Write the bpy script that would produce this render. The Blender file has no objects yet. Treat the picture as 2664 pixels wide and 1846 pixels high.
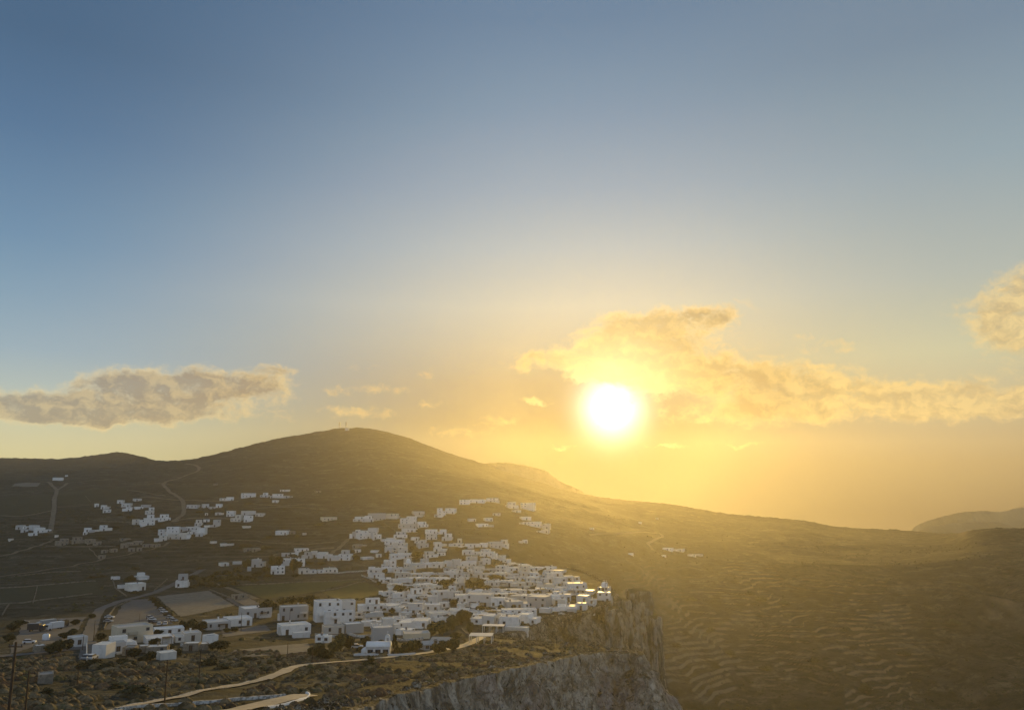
import bpy, math, random
import numpy as np
R = math.radians
random.seed(11)
scene = bpy.context.scene
col = scene.collection

# ------------------------------------------------------------------ camera
F = 2051.0                       # focal length in pixels of a 2664 px wide picture
PCX, PCY = 1332.0, 923.0
TH = math.atan((1290 - PCY) / F)
ST, CT = math.sin(TH), math.cos(TH)
cam = bpy.data.cameras.new("camera"); camo = bpy.data.objects.new("camera", cam); col.objects.link(camo)
cam.sensor_width = 36; cam.lens = 36 * F / 2664
cam.clip_start = 0.5; cam.clip_end = 80000
camo.location = (0, 0, 0); camo.rotation_euler = (R(90) + TH, 0, 0)
scene.camera = camo

def ray(px, py):
    a = (px - PCX) / F; b = (PCY - py) / F
    return a, CT - b * ST, ST + b * CT          # right, forward, up

# ------------------------------------------------------------------ light
SUN_PX, SUN_PY = 1592, 1062
sx, sy, sz = ray(SUN_PX, SUN_PY)
SUN_AZ = math.atan2(sx, sy); SUN_EL = math.atan2(sz, math.hypot(sx, sy))
sun = bpy.data.lights.new("sun", 'SUN'); suno = bpy.data.objects.new("sun", sun); col.objects.link(suno)
sun.energy = 3.7; sun.angle = R(0.53); sun.color = (1.0, 0.625, 0.15)
suno.rotation_euler = (R(90) - SUN_EL, 0, math.pi - SUN_AZ)
scene.view_settings.view_transform = 'Standard'; scene.view_settings.look = 'None'
scene.view_settings.exposure = 0.0; scene.view_settings.gamma = 1.0
scene.cycles.use_denoising = True
scene.cycles.volume_bounces = 0
scene.cycles.sample_clamp_direct = 6; scene.cycles.sample_clamp_indirect = 2
scene.cycles.max_bounces = 6; scene.cycles.diffuse_bounces = 3; scene.cycles.glossy_bounces = 2
scene.cycles.transparent_max_bounces = 6

# ------------------------------------------------------------------ node helper
class S:
    """a socket with arithmetic"""
    def __init__(self, nt, s): self.nt, self.s = nt, s
    def _m(self, op, *o, clamp=False):
        n = self.nt.nodes.new('ShaderNodeMath'); n.operation = op; n.use_clamp = clamp
        for i, v in enumerate((self,) + o):
            if isinstance(v, S): self.nt.links.new(v.s, n.inputs[i])
            else: n.inputs[i].default_value = v
        return S(self.nt, n.outputs[0])
    def __add__(self, o): return self._m('ADD', o)
    def __radd__(self, o): return self._m('ADD', o)
    def __sub__(self, o): return self._m('SUBTRACT', o)
    def __mul__(self, o): return self._m('MULTIPLY', o)
    def __rmul__(self, o): return self._m('MULTIPLY', o)
    def __truediv__(self, o): return self._m('DIVIDE', o)
    def pow(self, e): return self._m('POWER', e)
    def exp(self): return self._m('EXPONENT')
    def max(self, o): return self._m('MAXIMUM', o)
    def min(self, o): return self._m('MINIMUM', o)
    def step(self, a, b, lo=0.0, hi=1.0):
        n = self.nt.nodes.new('ShaderNodeMapRange'); n.interpolation_type = 'SMOOTHSTEP'
        self.nt.links.new(self.s, n.inputs[0])
        for i, v in enumerate((a, b, lo, hi)): n.inputs[i + 1].default_value = v
        return S(self.nt, n.outputs[0])
    def lin(self, a, b, lo=0.0, hi=1.0):
        n = self.nt.nodes.new('ShaderNodeMapRange'); self.nt.links.new(self.s, n.inputs[0])
        for i, v in enumerate((a, b, lo, hi)): n.inputs[i + 1].default_value = v
        return S(self.nt, n.outputs[0])

def mixc(nt, f, a, b, mode='MIX'):
    n = nt.nodes.new('ShaderNodeMix'); n.data_type = 'RGBA'; n.blend_type = mode; n.clamp_factor = True
    for i, v in ((0, f), (6, a), (7, b)):
        if isinstance(v, S): nt.links.new(v.s, n.inputs[i])
        elif i == 0: n.inputs[0].default_value = v
        else: n.inputs[i].default_value = (*v, 1)
    return S(nt, n.outputs[2])
def vmath(nt, op, *a):
    n = nt.nodes.new('ShaderNodeVectorMath'); n.operation = op
    for i, v in enumerate(a):
        if isinstance(v, S): nt.links.new(v.s, n.inputs[i])
        elif isinstance(v, (int, float)): n.inputs['Scale'].default_value = v
        else: n.inputs[i].default_value = v
    return S(nt, n.outputs['Value'] if op in ('DOT_PRODUCT', 'LENGTH') else n.outputs[0])
def noise(nt, vec, scale, detail=4, rough=.55, dist=0.0, out='Fac'):
    n = nt.nodes.new('ShaderNodeTexNoise'); nt.links.new(vec.s, n.inputs['Vector'])
    n.inputs['Scale'].default_value = scale; n.inputs['Detail'].default_value = detail
    n.inputs['Roughness'].default_value = rough; n.inputs['Distortion'].default_value = dist
    return S(nt, n.outputs[out])
def voro(nt, vec, scale, out='Distance', feature='F1', rnd=1.0):
    n = nt.nodes.new('ShaderNodeTexVoronoi'); n.feature = feature; nt.links.new(vec.s, n.inputs['Vector'])
    n.inputs['Scale'].default_value = scale; n.inputs['Randomness'].default_value = rnd
    return S(nt, n.outputs[out])

def lin3(r, g, b):
    return tuple((c / 255 / 12.92) if c / 255 <= .04045 else ((c / 255 + .055) / 1.055) ** 2.4 for c in (r, g, b))

# ------------------------------------------------------------------ world: sky, glow round the sun, clouds
def build_world():
    w = bpy.data.worlds.new("World"); scene.world = w; w.use_nodes = True
    nt = w.node_tree; nt.nodes.clear()
    tc = nt.nodes.new('ShaderNodeTexCoord'); d = S(nt, tc.outputs['Generated'])
    d = vmath(nt, 'NORMALIZE', d)
    sep = nt.nodes.new('ShaderNodeSeparateXYZ'); nt.links.new(d.s, sep.inputs[0])
    x, y, z = (S(nt, o) for o in sep.outputs)
    az = x._m('ARCTAN2', y) * (180 / math.pi)
    el = z._m('ARCSINE') * (180 / math.pi)
    zc = z.max(0.012)
    cmb = nt.nodes.new('ShaderNodeCombineXYZ')
    for i, v in enumerate((x, y, zc)): nt.links.new(v.s, cmb.inputs[i])
    sky = nt.nodes.new('ShaderNodeTexSky'); sky.sky_type = 'NISHITA'; sky.sun_disc = False
    sky.sun_elevation = SUN_EL; sky.sun_rotation = SUN_AZ
    sky.altitude = 300; sky.air_density = SKY['air']; sky.dust_density = SKY['dust']; sky.ozone_density = SKY['ozone']
    nt.links.new(cmb.outputs[0], sky.inputs[0])
    base = vmath(nt, 'MINIMUM', vmath(nt, 'SCALE', S(nt, sky.outputs[0]), .10), (.28, .27, .26))
    sv = (math.sin(SUN_AZ) * math.cos(SUN_EL), math.cos(SUN_AZ) * math.cos(SUN_EL), math.sin(SUN_EL))
    cg = vmath(nt, 'DOT_PRODUCT', d, sv).max(-1.0).min(1.0)
    g = cg._m('ARCCOSINE') * (180 / math.pi)               # degrees from the sun
    # clear evening sky: blue overhead, pale and then golden towards the horizon, warmer round the sun
    def ramp(px, stops):
        n = nt.nodes.new('ShaderNodeValToRGB'); nt.links.new(el.lin(-5, 90).s, n.inputs[0]); cr = n.color_ramp
        pts = []
        for py, c in stops:
            q, e, u = ray(px, py); pts.append((math.degrees(math.atan2(u, math.hypot(q, e))), c))
        pts.append((90, ZENITH)); pts.sort()
        while len(cr.elements) < len(pts): cr.elements.new(.5)
        for e, (dg, c) in zip(cr.elements, pts): e.position = (dg + 5) / 95; e.color = (*lin3(*c), 1)
        for e, (dg, c) in zip(cr.elements, pts): e.position = (dg + 5) / 95; e.color = (*lin3(*c), 1)
        return S(nt, n.outputs[0])
    ra, rb, rc = (ramp(px, st) for px, st in RAMPS)
    grad = mixc(nt, az.step(-34, 4), ra, rb)
    grad = mixc(nt, az.step(6, 31), grad, rc)
    base = mixc(nt, .88, base, grad)
    back = y.step(0.25, -0.45)                               # unseen sky behind the camera, brightened as fill for the shaded walls
    base = mixc(nt, back, base, BACK_FILL)
    for amp, sig, c in GLOW:
        e = ((g * g) * (-1.0 / (2 * sig * sig))).exp() * amp
        base = vmath(nt, 'ADD', base, vscale(nt, e, c))
    # ---- clouds in directions
    def ang(px, py):
        a, b, c = ray(px, py); return math.degrees(math.atan2(a, b)), math.degrees(math.atan2(c, math.hypot(a, b)))
    cv = nt.nodes.new('ShaderNodeCombineXYZ'); nt.links.new(az.s, cv.inputs[0]); nt.links.new(el.s, cv.inputs[1])
    cv = S(nt, cv.outputs[0])
    warp = noise(nt, cv, .55, 3, .6, out='Color')
    cvw = vmath(nt, 'ADD', cv, vmath(nt, 'SCALE', vmath(nt, 'SUBTRACT', warp, (.5, .5, .5)), 1.5))
    mask = None
    for cx, cy, rx, ry, wgt in CLOUDS:
        ca, ce = ang(cx, cy); ra, re = rx * 1.12 / 34.0, ry * 1.12 / 34.0
        v = vmath(nt, 'MULTIPLY_ADD', cvw, (1 / ra, 1 / re, 0), (-ca / ra, -ce / re, 0))
        dd = vmath(nt, 'DOT_PRODUCT', v, v)
        e = (dd * -1.0).exp()
        mask = e * wgt if mask is None else e._m('MULTIPLY_ADD', wgt, mask)
    mask = mask.min(1.25)
    st = vmath(nt, 'MULTIPLY', cvw, (.62, 1.0, 1))
    stf = vmath(nt, 'MULTIPLY', cv, (.62, 1.0, 1))
    n1 = noise(nt, st, .85, 7, .60, .2)
    n2 = noise(nt, vmath(nt, 'ADD', st, (.30, .38, 0)), .85, 7, .60, .2)
    n3 = noise(nt, vmath(nt, 'MULTIPLY', cv, (.3, 1.4, 1)), .55, 4, .6)
    n4 = noise(nt, stf, 3.4, 6, .65, .3)
    fld = mask * 1.0 + (n1 - .5) * 2.1 + (n4 - .5) * .6
    dens = fld.step(.20, 1.25) * mask.step(.06, .40)
    thick = fld.step(.55, 1.25) * az.step(24, 16, .35, 1.0)
    rim = ((n1 - n2) * 3.6 + .5).max(0.0).min(1.0)
    near = ((g * g) * (-1.0 / (2 * 22.0 ** 2))).exp()
    lit = mixc(nt, near, lin3(240, 216, 160), lin3(242, 202, 118))
    shade = mixc(nt, near, lin3(146, 138, 128), lin3(168, 134, 80))
    ccol = mixc(nt, (thick * .95 + (rim * -.7 + .30)).max(0.0).min(1.0), lit, shade)
    nearsun = ((g * g) * (-1.0 / (2 * 3.2 ** 2))).exp() * 1.3
    ccol = vmath(nt, 'ADD', ccol, vscale(nt, nearsun, (1.0, .82, .38)))
    low = el.step(-1.5, 3.0)
    skyc = mixc(nt, dens * (n3 * .5 + .62) * low * .88, base, ccol)
    bg = nt.nodes.new('ShaderNodeBackground'); skyc = vmath(nt, 'SCALE', skyc, 1 / SKY['strength']); nt.links.new(skyc.s, bg.inputs[0]); bg.inputs[1].default_value = SKY['strength']
    # the sun itself, burnt out as in the photograph
    disc = (((g * g) * (-1.0 / (2 * 1.32 ** 2))).exp() * 2.4) * (fld * -1.15 + 1.34).max(.03).min(1.0)
    em = nt.nodes.new('ShaderNodeBackground'); em.inputs[0].default_value = (1, .93, .72, 1); nt.links.new(disc.s, em.inputs[1])
    ad = nt.nodes.new('ShaderNodeAddShader'); nt.links.new(bg.outputs[0], ad.inputs[0]); nt.links.new(em.outputs[0], ad.inputs[1])
    out = nt.nodes.new('ShaderNodeOutputWorld'); nt.links.new(ad.outputs[0], out.inputs[0])
    w.cycles.sampling_method = 'MANUAL'; w.cycles.sample_map_resolution = 1024

def vscale(nt, s, c):
    n = nt.nodes.new('ShaderNodeVectorMath'); n.operation = 'SCALE'; n.inputs[0].default_value = c
    nt.links.new(s.s, n.inputs['Scale']); return S(nt, n.outputs[0])

SKY = dict(air=1.0, dust=1.2, ozone=2.0, strength=0.1)
ZENITH = (58, 84, 118)
BACK_FILL = (.32, .40, .51)
GLOW = [(.0, 7.0, (1, .78, .30))]
RAMPS = [(0, [(50, (74, 104, 135)), (300, (86, 119, 153)), (600, (112, 146, 177)), (750, (133, 163, 186)), (900, (156, 180, 193)), (1000, (182, 196, 190)), (1090, (210, 210, 176)), (1180, (224, 214, 160))]),
         (1332, [(50, (108, 134, 161)), (300, (130, 154, 177)), (500, (157, 174, 189)), (650, (182, 192, 194)), (800, (203, 201, 184)), (900, (188, 180, 156)), (1000, (156, 140, 112)), (1100, (112, 94, 68)), (1200, (66, 52, 38)), (1300, (40, 32, 26))]),
         (2560, [(50, (121, 141, 160)), (400, (148, 167, 178)), (700, (177, 186, 179)), (900, (203, 201, 166)), (1050, (196, 180, 142)), (1200, (174, 147, 98)), (1340, (130, 104, 64))])]
CLOUDS = [(60,1050,170,27.2,1.0),(250,1062,200,24.0,0.95),(330,1010,110,33.6,1.1),(480,1015,130,36.8,1.05),(630,1000,110,36.8,1.0),(725,962,48,14.4,0.58),(160,1085,160,14.4,0.7),(520,1075,180,17.6,0.45),(1590,890,100,34,1.0),(1700,842,130,36,1.05),(1850,815,80,26,0.85),(1430,940,120,22,0.85),(1640,940,120,40,1.0),(1780,930,110,44,0.9),(1920,990,130,44,1.0),(2080,1015,130,44,1.1),(1950,1075,170,24,0.8),(2300,1010,130,26,0.75),(2450,1035,190,24,1.0),(2620,1050,160,28,0.9),(2380,1078,200,18,0.6),(2640,795,95,50,0.8),(2575,850,44,40,0.65),(2664,890,70,46,0.7),(2690,735,60,36,0.8),(940,1068,80,16,0.82),(880,1020,34,12,0.68),(1105,1050,38,12,0.68),(1290,1090,64,14,0.61),(1390,1045,44,8,0.78),(1475,1160,34,8,0.5),(1720,1155,60,9,0.5),(1960,1158,80,6,0.5),(2100,880,40,10,0.36),(2160,950,70,12,0.43),(1240,990,20,10,0.49),(1100,980,30,12,0.39),(1668,985,60,36,0.95),(1545,978,60,14,0.7),(1760,985,70,30,0.8),(1000,1010,60,12,0.5),(1180,1120,90,14,0.5),(960,960,50,12,0.4),(2200,900,80,16,0.55)]
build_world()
# ------------------------------------------------------------------ numbers: splines, noise
def pchip(xk, yk, x):
    """monotone cubic along the last axis; yk (..., k)"""
    xk = np.asarray(xk, float); yk = np.asarray(yk, float); x = np.asarray(x, float)
    h = np.diff(xk); dl = np.diff(yk, axis=-1) / h
    d = np.zeros_like(yk)
    w1 = 2 * h[1:] + h[:-1]; w2 = h[1:] + 2 * h[:-1]
    a, b = dl[..., :-1], dl[..., 1:]
    with np.errstate(divide='ignore', invalid='ignore'):
        m = (w1 + w2) / (w1 / a + w2 / b)
    d[..., 1:-1] = np.where(a * b > 0, m, 0)
    d[..., 0] = dl[..., 0]; d[..., -1] = dl[..., -1]
    i = np.clip(np.searchsorted(xk, x) - 1, 0, len(xk) - 2)
    t = np.clip((x - xk[i]) / h[i], 0, 1); hh = h[i]
    return ((1 + 2 * t) * (1 - t) ** 2 * yk[..., i] + t * (1 - t) ** 2 * hh * d[..., i]
            + t * t * (3 - 2 * t) * yk[..., i + 1] + t * t * (t - 1) * hh * d[..., i + 1])

def _hash(ix, iy, iz, seed):
    n = (ix * 374761393 + iy * 668265263 + iz * 2147483647 + seed * 1274126177) & 0xffffffff
    n = ((n ^ (n >> 13)) * 1274126177) & 0xffffffff
    return ((n ^ (n >> 16)) & 0xffff) / 65535.0
def vnoise(x, y, z=None, seed=1):
    x = np.asarray(x, float); y = np.asarray(y, float); z = np.zeros_like(x) if z is None else np.asarray(z, float)
    ix, iy, iz = (np.floor(v).astype(np.int64) for v in (x, y, z))
    fx, fy, fz = x - ix, y - iy, z - iz
    fx, fy, fz = (v * v * (3 - 2 * v) for v in (fx, fy, fz))
    r = 0
    for dx in (0, 1):
        for dy in (0, 1):
            for dz in (0, 1):
                r = r + _hash(ix + dx, iy + dy, iz + dz, seed) * (fx if dx else 1 - fx) * (fy if dy else 1 - fy) * (fz if dz else 1 - fz)
    return r * 2 - 1
def fbm(x, y, z=None, oct=4, seed=1, gain=.5):
    r = 0; a = 1; s = 0
    for o in range(oct):
        f = 2.03 ** o
        r = r + a * vnoise(x * f + 17.3 * o, y * f - 9.1 * o, None if z is None else z * f + 5.7 * o, seed + o); s += a; a *= gain
    return r / s
def sstep(a, b, v):
    t = np.clip((v - a) / (b - a), 0, 1); return t * t * (3 - 2 * t)

# ------------------------------------------------------------------ the lie of the land
DEN = 1.0159
CP = [-300, 0, 300, 500, 700, 900, 1100, 1250, 1350, 1450, 1600, 1750, 2000, 2330, 2550, 2750, 3000]
CY = [50, 100, 140, 200, 275, 380, 475, 600, 740, 850, 950]
PLAIN = [-15, -27, -35.2, -42.7, -50.3, -57.6, -59.3, -58.4, -51.8, -35.9, -19.5]
P1250 = [-15, -27, -35.2, -42.7, -50.8, -58.2, -58.2, -54.5, -49.0, -35.0, -19.5]
P1450 = [-15, -27, -35.2, -43.0, -52.5, -58.8, -54.6, -45.5, -40.0, -35.0, -30.0]
P1600 = [-15, -27, -35.2, -43.0, -54.0, -58.8, -54.2, -48.0, -44.0, -40.0, -36.0]
TA = np.array([PLAIN] * 7 + [P1250, P1250, P1450] + [P1600] * 7, float)
LOW = [-232, -231, -230, -228, -222, -205, -180]
TD = np.array([PLAIN] * 4 + [PLAIN[:2] + [-60, -80, -90, -90, -75, -60, -51.8, -35.9, -19.5]] + [LOW[:5] + [-180, -120, -62, -51.8, -35.9, -19.5]] * 2
              + [LOW[:5] + [-190, -140, -72, -50.5, -36, -20]]
              + [LOW + [-105, -62, -41, -25]]
              + [LOW + [-128, -78, -50, -32]]
              + [LOW + [-140, -94, -66, -46]]
              + [LOW + [-150, -113, -86, -66]]
              + [LOW + [-160, -126, -99, -76]]
              + [LOW + [-158, -126, -100, -79]]
              + [LOW + [-146, -114, -89, -71]] * 3, float)
SKYL = [(-400,1186),(-200,1191),(0,1190),(130,1193),(200,1188),(255,1180),(306,1175.5),(340,1182),(380,1192),(418,1198.5),(470,1196),(509,1190.5),(560,1179),(620,1163),(694,1144.5),(780,1129),(840,1118.5),(879,1113),(930,1112.5),(960,1115),(1041,1133.5),(1100,1153),(1157,1174),(1258,1206),(1320,1228),(1388,1249),(1460,1271),(1527,1286),(1600,1297),(1712,1307),(1800,1320),(1897,1336),(1990,1344),(2082,1353),(2140,1364),(2198,1371),(2290,1376),(2383,1381),(2440,1386),(2475,1386),(2510,1380),(2545,1374.5),(2600,1372),(2664,1374),(2800,1384),(3000,1400)]
YSK = [(-400,1750),(0,1800),(300,1850),(430,1500),(560,1550),(900,1750),(1258,1650),(1527,1450),(1900,1450),(2300,1420),(2440,1300),(2520,1150),(2664,1100),(3000,1100)]

NC = 900
cpx = np.linspace(-170, 2840, NC); ct = (cpx - PCX) / F / DEN
YF = np.concatenate([np.arange(50, 150, 2.5), np.arange(150, 320, 1.1), np.arange(320, 620, 1.5), np.arange(620, 950, 1.35), [950.0]])
def table(T): return pchip(CY, pchip(CP, T.T, cpx).T, YF)        # (NC, rows)
ZA = table(TA); ZD = table(TD)
X2 = ct[:, None] * YF[None]; Y2 = np.broadcast_to(YF[None], X2.shape)

def solve(zgrid, yrow, px, py):
    """where a sight line first meets a height grid: world x, y, z"""
    a, b, c = ray(px, py); t = a / b
    j = int(np.clip(np.searchsorted(ct, t) - 1, 0, NC - 2)); w = (t - ct[j]) / (ct[j + 1] - ct[j])
    yy = yrow if yrow.ndim == 1 else yrow[j] * (1 - w) + yrow[j + 1] * w
    zz = zgrid[j] * (1 - w) + zgrid[j + 1] * w
    f = zz - yy * c / b
    k = np.nonzero((f[:-1] < 0) & (f[1:] >= 0))[0]
    if not len(k): k = [int(np.argmax(f[:-1]))]
    k = k[0]; s = f[k] / (f[k] - f[k + 1]) if f[k] != f[k + 1] else 0
    Y = yy[k] + (yy[k + 1] - yy[k]) * s
    return t * Y, Y, zz[k] + (zz[k + 1] - zz[k]) * s

# edge of the plateau: pixel it is seen at (and lean of the rock below it)
EDGE = [(690,1950,.32),(780,1905,.32),(880,1858,.34),(960,1832,.34),(1040,1806,.32),(1110,1788,.3),(1180,1770,.3),(1255,1754,.28),(1330,1739,.26),(1385,1728,.26),(1430,1721,.26),(1470,1711,.3),(1500,1704,.3),(1545,1698,.34),(1595,1696,.4),(1640,1699,.62),(1668,1706,.78),
        (1674,1698,.72),(1640,1687,.6),(1560,1679,.6),(1480,1671,.5),(1390,1664,.5),(1315,1659,.5),(1285,1655,.5),(1300,1650,.6),(1335,1646,.7),(1375,1638,.75),(1398,1623,.75),(1415,1611,.7),(1440,1603,.65),(1480,1600,.6),(1530,1588,.5),(1572,1573,.4),(1590,1562,.35),(1600,1548,.35),(1597,1532,.4),(1575,1512,.5),(1540,1492,.55),(1500,1477,.6),(1430,1470,.6),(1350,1466,.6),(1290,1462,.6)]
EW = np.array([solve(ZA, YF, p[0], p[1]) + (p[2],) for p in EDGE])
# smooth and resample the edge
seg = np.r_[0, np.cumsum(np.hypot(np.diff(EW[:, 0]), np.diff(EW[:, 1])))]
ES = np.arange(0, seg[-1], .6)
EP = np.stack([np.interp(ES, seg, EW[:, i]) for i in range(4)], 1)
for _ in range(2):
    for i in range(4):
        EP[3:-3, i] = sum(EP[3 + k:len(EP) - 3 + k, i] for k in range(-3, 4)) / 7
EP[:, :2] += np.stack([fbm(ES / 9, ES * 0 + .5, seed=5, oct=4), fbm(ES / 9, ES * 0 + 7.5, seed=9, oct=4)], 1) * 1.3
poly = np.r_[EP[:, :2], [[(1250 - PCX) / F * 900, 900], [-2500, 900], [-2500, 20], [-22, 20]]]
# signed distance to the edge (positive on the plateau) for all fixed rows
def edge_distance(X, Y, pts=EP[::2, :2]):
    X = X.ravel(); Y = Y.ravel(); best = np.full(X.shape, 1e9)
    for i in range(0, len(pts) - 1):
        p, q = pts[i], pts[i + 1]; dx, dy = q - p; L = dx * dx + dy * dy + 1e-9
        u = np.clip(((X - p[0]) * dx + (Y - p[1]) * dy) / L, 0, 1)
        dd = (X - p[0] - u * dx) ** 2 + (Y - p[1] - u * dy) ** 2
        np.minimum(best, dd, out=best)
    return np.sqrt(best)
def inside(X, Y):
    X = X.ravel(); Y = Y.ravel(); r = np.zeros(X.shape, bool); n = len(poly)
    for i in range(n):
        (x0, y0), (x1, y1) = poly[i], poly[i - 1]
        c = ((y0 > Y) != (y1 > Y)) & (X < (x1 - x0) * (Y - y0) / (y1 - y0 + 1e-12) + x0)
        r ^= c
    return r
reg = (X2 > -80) & (Y2 < 760)
rr = np.nonzero(reg.ravel())[0]
dist = np.full(X2.size, 99.0); ins = np.ones(X2.size, bool)
ins[:] = False
ins_all = inside(X2, Y2); ins = ins_all
box = (X2 > EP[:, 0].min() - 15) & (X2 < EP[:, 0].max() + 15) & (Y2 > EP[:, 1].min() - 15) & (Y2 < EP[:, 1].max() + 15)
bb = np.nonzero(box.ravel())[0]
dist[bb] = edge_distance(X2.ravel()[bb], Y2.ravel()[bb])
sd = np.where(ins, dist, -dist).reshape(X2.shape)
M = sstep(.6, 3.2, sd)
nA = fbm(X2 / 26, Y2 / 26, seed=3, oct=5) * 1.1 * sstep(700, 120, Y2) * sstep(330, 250, Y2) + fbm(X2 / 40, Y2 / 40, seed=13, oct=3) * .35
# terraces of the slope across the valley
tw = sstep(1560, 1800, cpx + fbm(cpx / 30, cpx * 0, seed=77) * 60)[:, None] * sstep(640, 600, -Y2 + 1240) * sstep(980, 860, Y2 + fbm(X2 / 90, Y2 / 90, seed=31) * 90) * sstep(2560, 2200, cpx)[:, None]
tw = tw * sstep(-.9, -.55, fbm(X2 / 130, Y2 / 80, seed=37, oct=3)) * sstep(-.45, -.1, fbm(X2 / 22, Y2 / 13, seed=39, oct=3))
rough = sstep(2150, 2500, cpx)[:, None]
gul = np.abs(fbm(X2 / 150, Y2 / 230, seed=41, oct=4)) * 26
ZDn = ZD + (fbm(X2 / 110, Y2 / 110, seed=21, oct=5) * 7 - gul + 5) * (1 - M * 0) * sstep(1280, 1500, cpx)[:, None] * sstep(950, 860, Y2) * (1 + rough * .5) \
      + fbm(X2 / 60, Y2 / 60, seed=23, oct=4) * 1.1 * sstep(560, 800, Y2)
STEP = 3.2
q = (ZDn + fbm(X2 / 60, Y2 / 60, seed=51, oct=5) * 5.0) / STEP
fq = q - np.floor(q)
ZT = ZDn + (np.where(fq < .8, fq * .12, .096 + (fq - .8) * 4.52) - fq) * STEP * .95
ZDn = ZDn * (1 - tw) + ZT * tw
# low field terraces on the plain to the left
pw = sstep(1250, 1000, cpx)[:, None] * sstep(600, 680, Y2) * sstep(950, 900, Y2) * .8
q = (ZDn + fbm(X2 / 120, Y2 / 120, seed=61, oct=2) * 2) / 2.4; fq = q - np.floor(q)
ZDn = ZDn + (np.where(fq < .85, fq * .25, .2125 + (fq - .85) * 5.25) - fq) * 2.4 * pw
ZAn = np.where(Y2 > 600, ZDn, ZA + nA) if False else ZA + nA
wjoin = sstep(560, 640, Y2) * sstep(1330, 1230, cpx)[:, None]
ZAn = ZAn * (1 - wjoin) + ZDn * wjoin
ZF = ZDn * (1 - M) + ZAn * M
# beyond: up to the skyline of every column, then down behind it
SK = np.array(SKYL, float); spy = pchip(SK[:, 0], SK[:, 1], cpx)
YS = np.array(YSK, float); ysk = pchip(YS[:, 0], YS[:, 1], cpx)
up = np.array([(lambda r: r[2] / r[1])(ray(p * 1.0, v)) for p, v in zip(cpx, spy)])
zsk = up * ysk
s1 = (np.arange(1, 121) / 120.0)
Yh = 950 + (ysk[:, None] - 950) * s1[None]
z9 = ZF[:, -1:]
sl0 = (ZD[:, -1:] - ZD[:, -2:-1]) / (YF[-1] - YF[-2]) * (ysk[:, None] - 950)
dz = zsk[:, None] - z9
sl0 = np.minimum(np.abs(sl0), np.abs(dz) * .9) * np.sign(dz)
Zh = z9 + sl0 * s1 * (1 - s1) ** 2 * 1.0 + dz * (.45 * s1 + .55 * s1 * s1 * (1.6 - .6 * s1))
Xh = ct[:, None] * Yh
fade = np.sin(np.pi * np.clip(s1, 0, 1)) ** .7 * (1 - s1[None] ** 6)
Zh = Zh + (fbm(Xh / 210, Yh / 210, seed=71, oct=6, gain=.55) * 11 - np.abs(fbm(Xh / 160, Yh / 420, seed=77, oct=4)) * 9) * fade * (.5 + .5 * sstep(0, 60, dz))
s2 = np.array([.02, .06, .14, .3, .6, 1.0])
Yb = ysk[:, None] + 330 * s2[None]; Zb = zsk[:, None] - (zsk[:, None] + 120) * s2[None] ** 1.3 - s2[None] * 60
Xb = ct[:, None] * Yb
zsn = fbm(cpx / 14, cpx * 0, seed=81, oct=5, gain=.65) * 2.2; Zh[:, -1] += zsn; Zb[:, 0] += zsn
GX = np.concatenate([X2, Xh, Xb], 1); GY = np.concatenate([Y2, Yh, Yb], 1); GZ = np.concatenate([ZF, Zh, Zb], 1)

def at(px, py): return solve(GZ, GY, px, py)
def ground(x, y):
    t = x / y; j = int(np.clip(np.searchsorted(ct, t) - 1, 0, NC - 2)); w = (t - ct[j]) / (ct[j + 1] - ct[j])
    z0 = np.interp(y, GY[j], GZ[j]); z1 = np.interp(y, GY[j + 1], GZ[j + 1]); return float(z0 * (1 - w) + z1 * w)

# ------------------------------------------------------------------ materials
def mat(name, build, rough=.9, spec=.2):
    m = bpy.data.materials.new(name); m.use_nodes = True; nt = m.node_tree
    p = nt.nodes['Principled BSDF']; p.inputs['Roughness'].default_value = rough
    p.inputs['Specular IOR Level'].default_value = spec
    tc = nt.nodes.new('ShaderNodeTexCoord'); o = S(nt, tc.outputs['Object'])
    c = build(nt, o, p)
    if isinstance(c, S): nt.links.new(c.s, p.inputs['Base Color'])
    elif c: p.inputs['Base Color'].default_value = (*c, 1)
    return m
def bump(nt, p, h, strength, dist=1.0):
    b = nt.nodes.new('ShaderNodeBump'); b.inputs['Strength'].default_value = strength; b.inputs['Distance'].default_value = dist
    nt.links.new(h.s, b.inputs['Height']); nt.links.new(b.outputs[0], p.inputs['Normal'])
def geo(nt, o): return S(nt, nt.nodes.new('ShaderNodeNewGeometry').outputs[o])
def sepz(nt, v, i=2):
    n = nt.nodes.new('ShaderNodeSeparateXYZ'); nt.links.new(v.s, n.inputs[0]); return S(nt, n.outputs[i])

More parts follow.
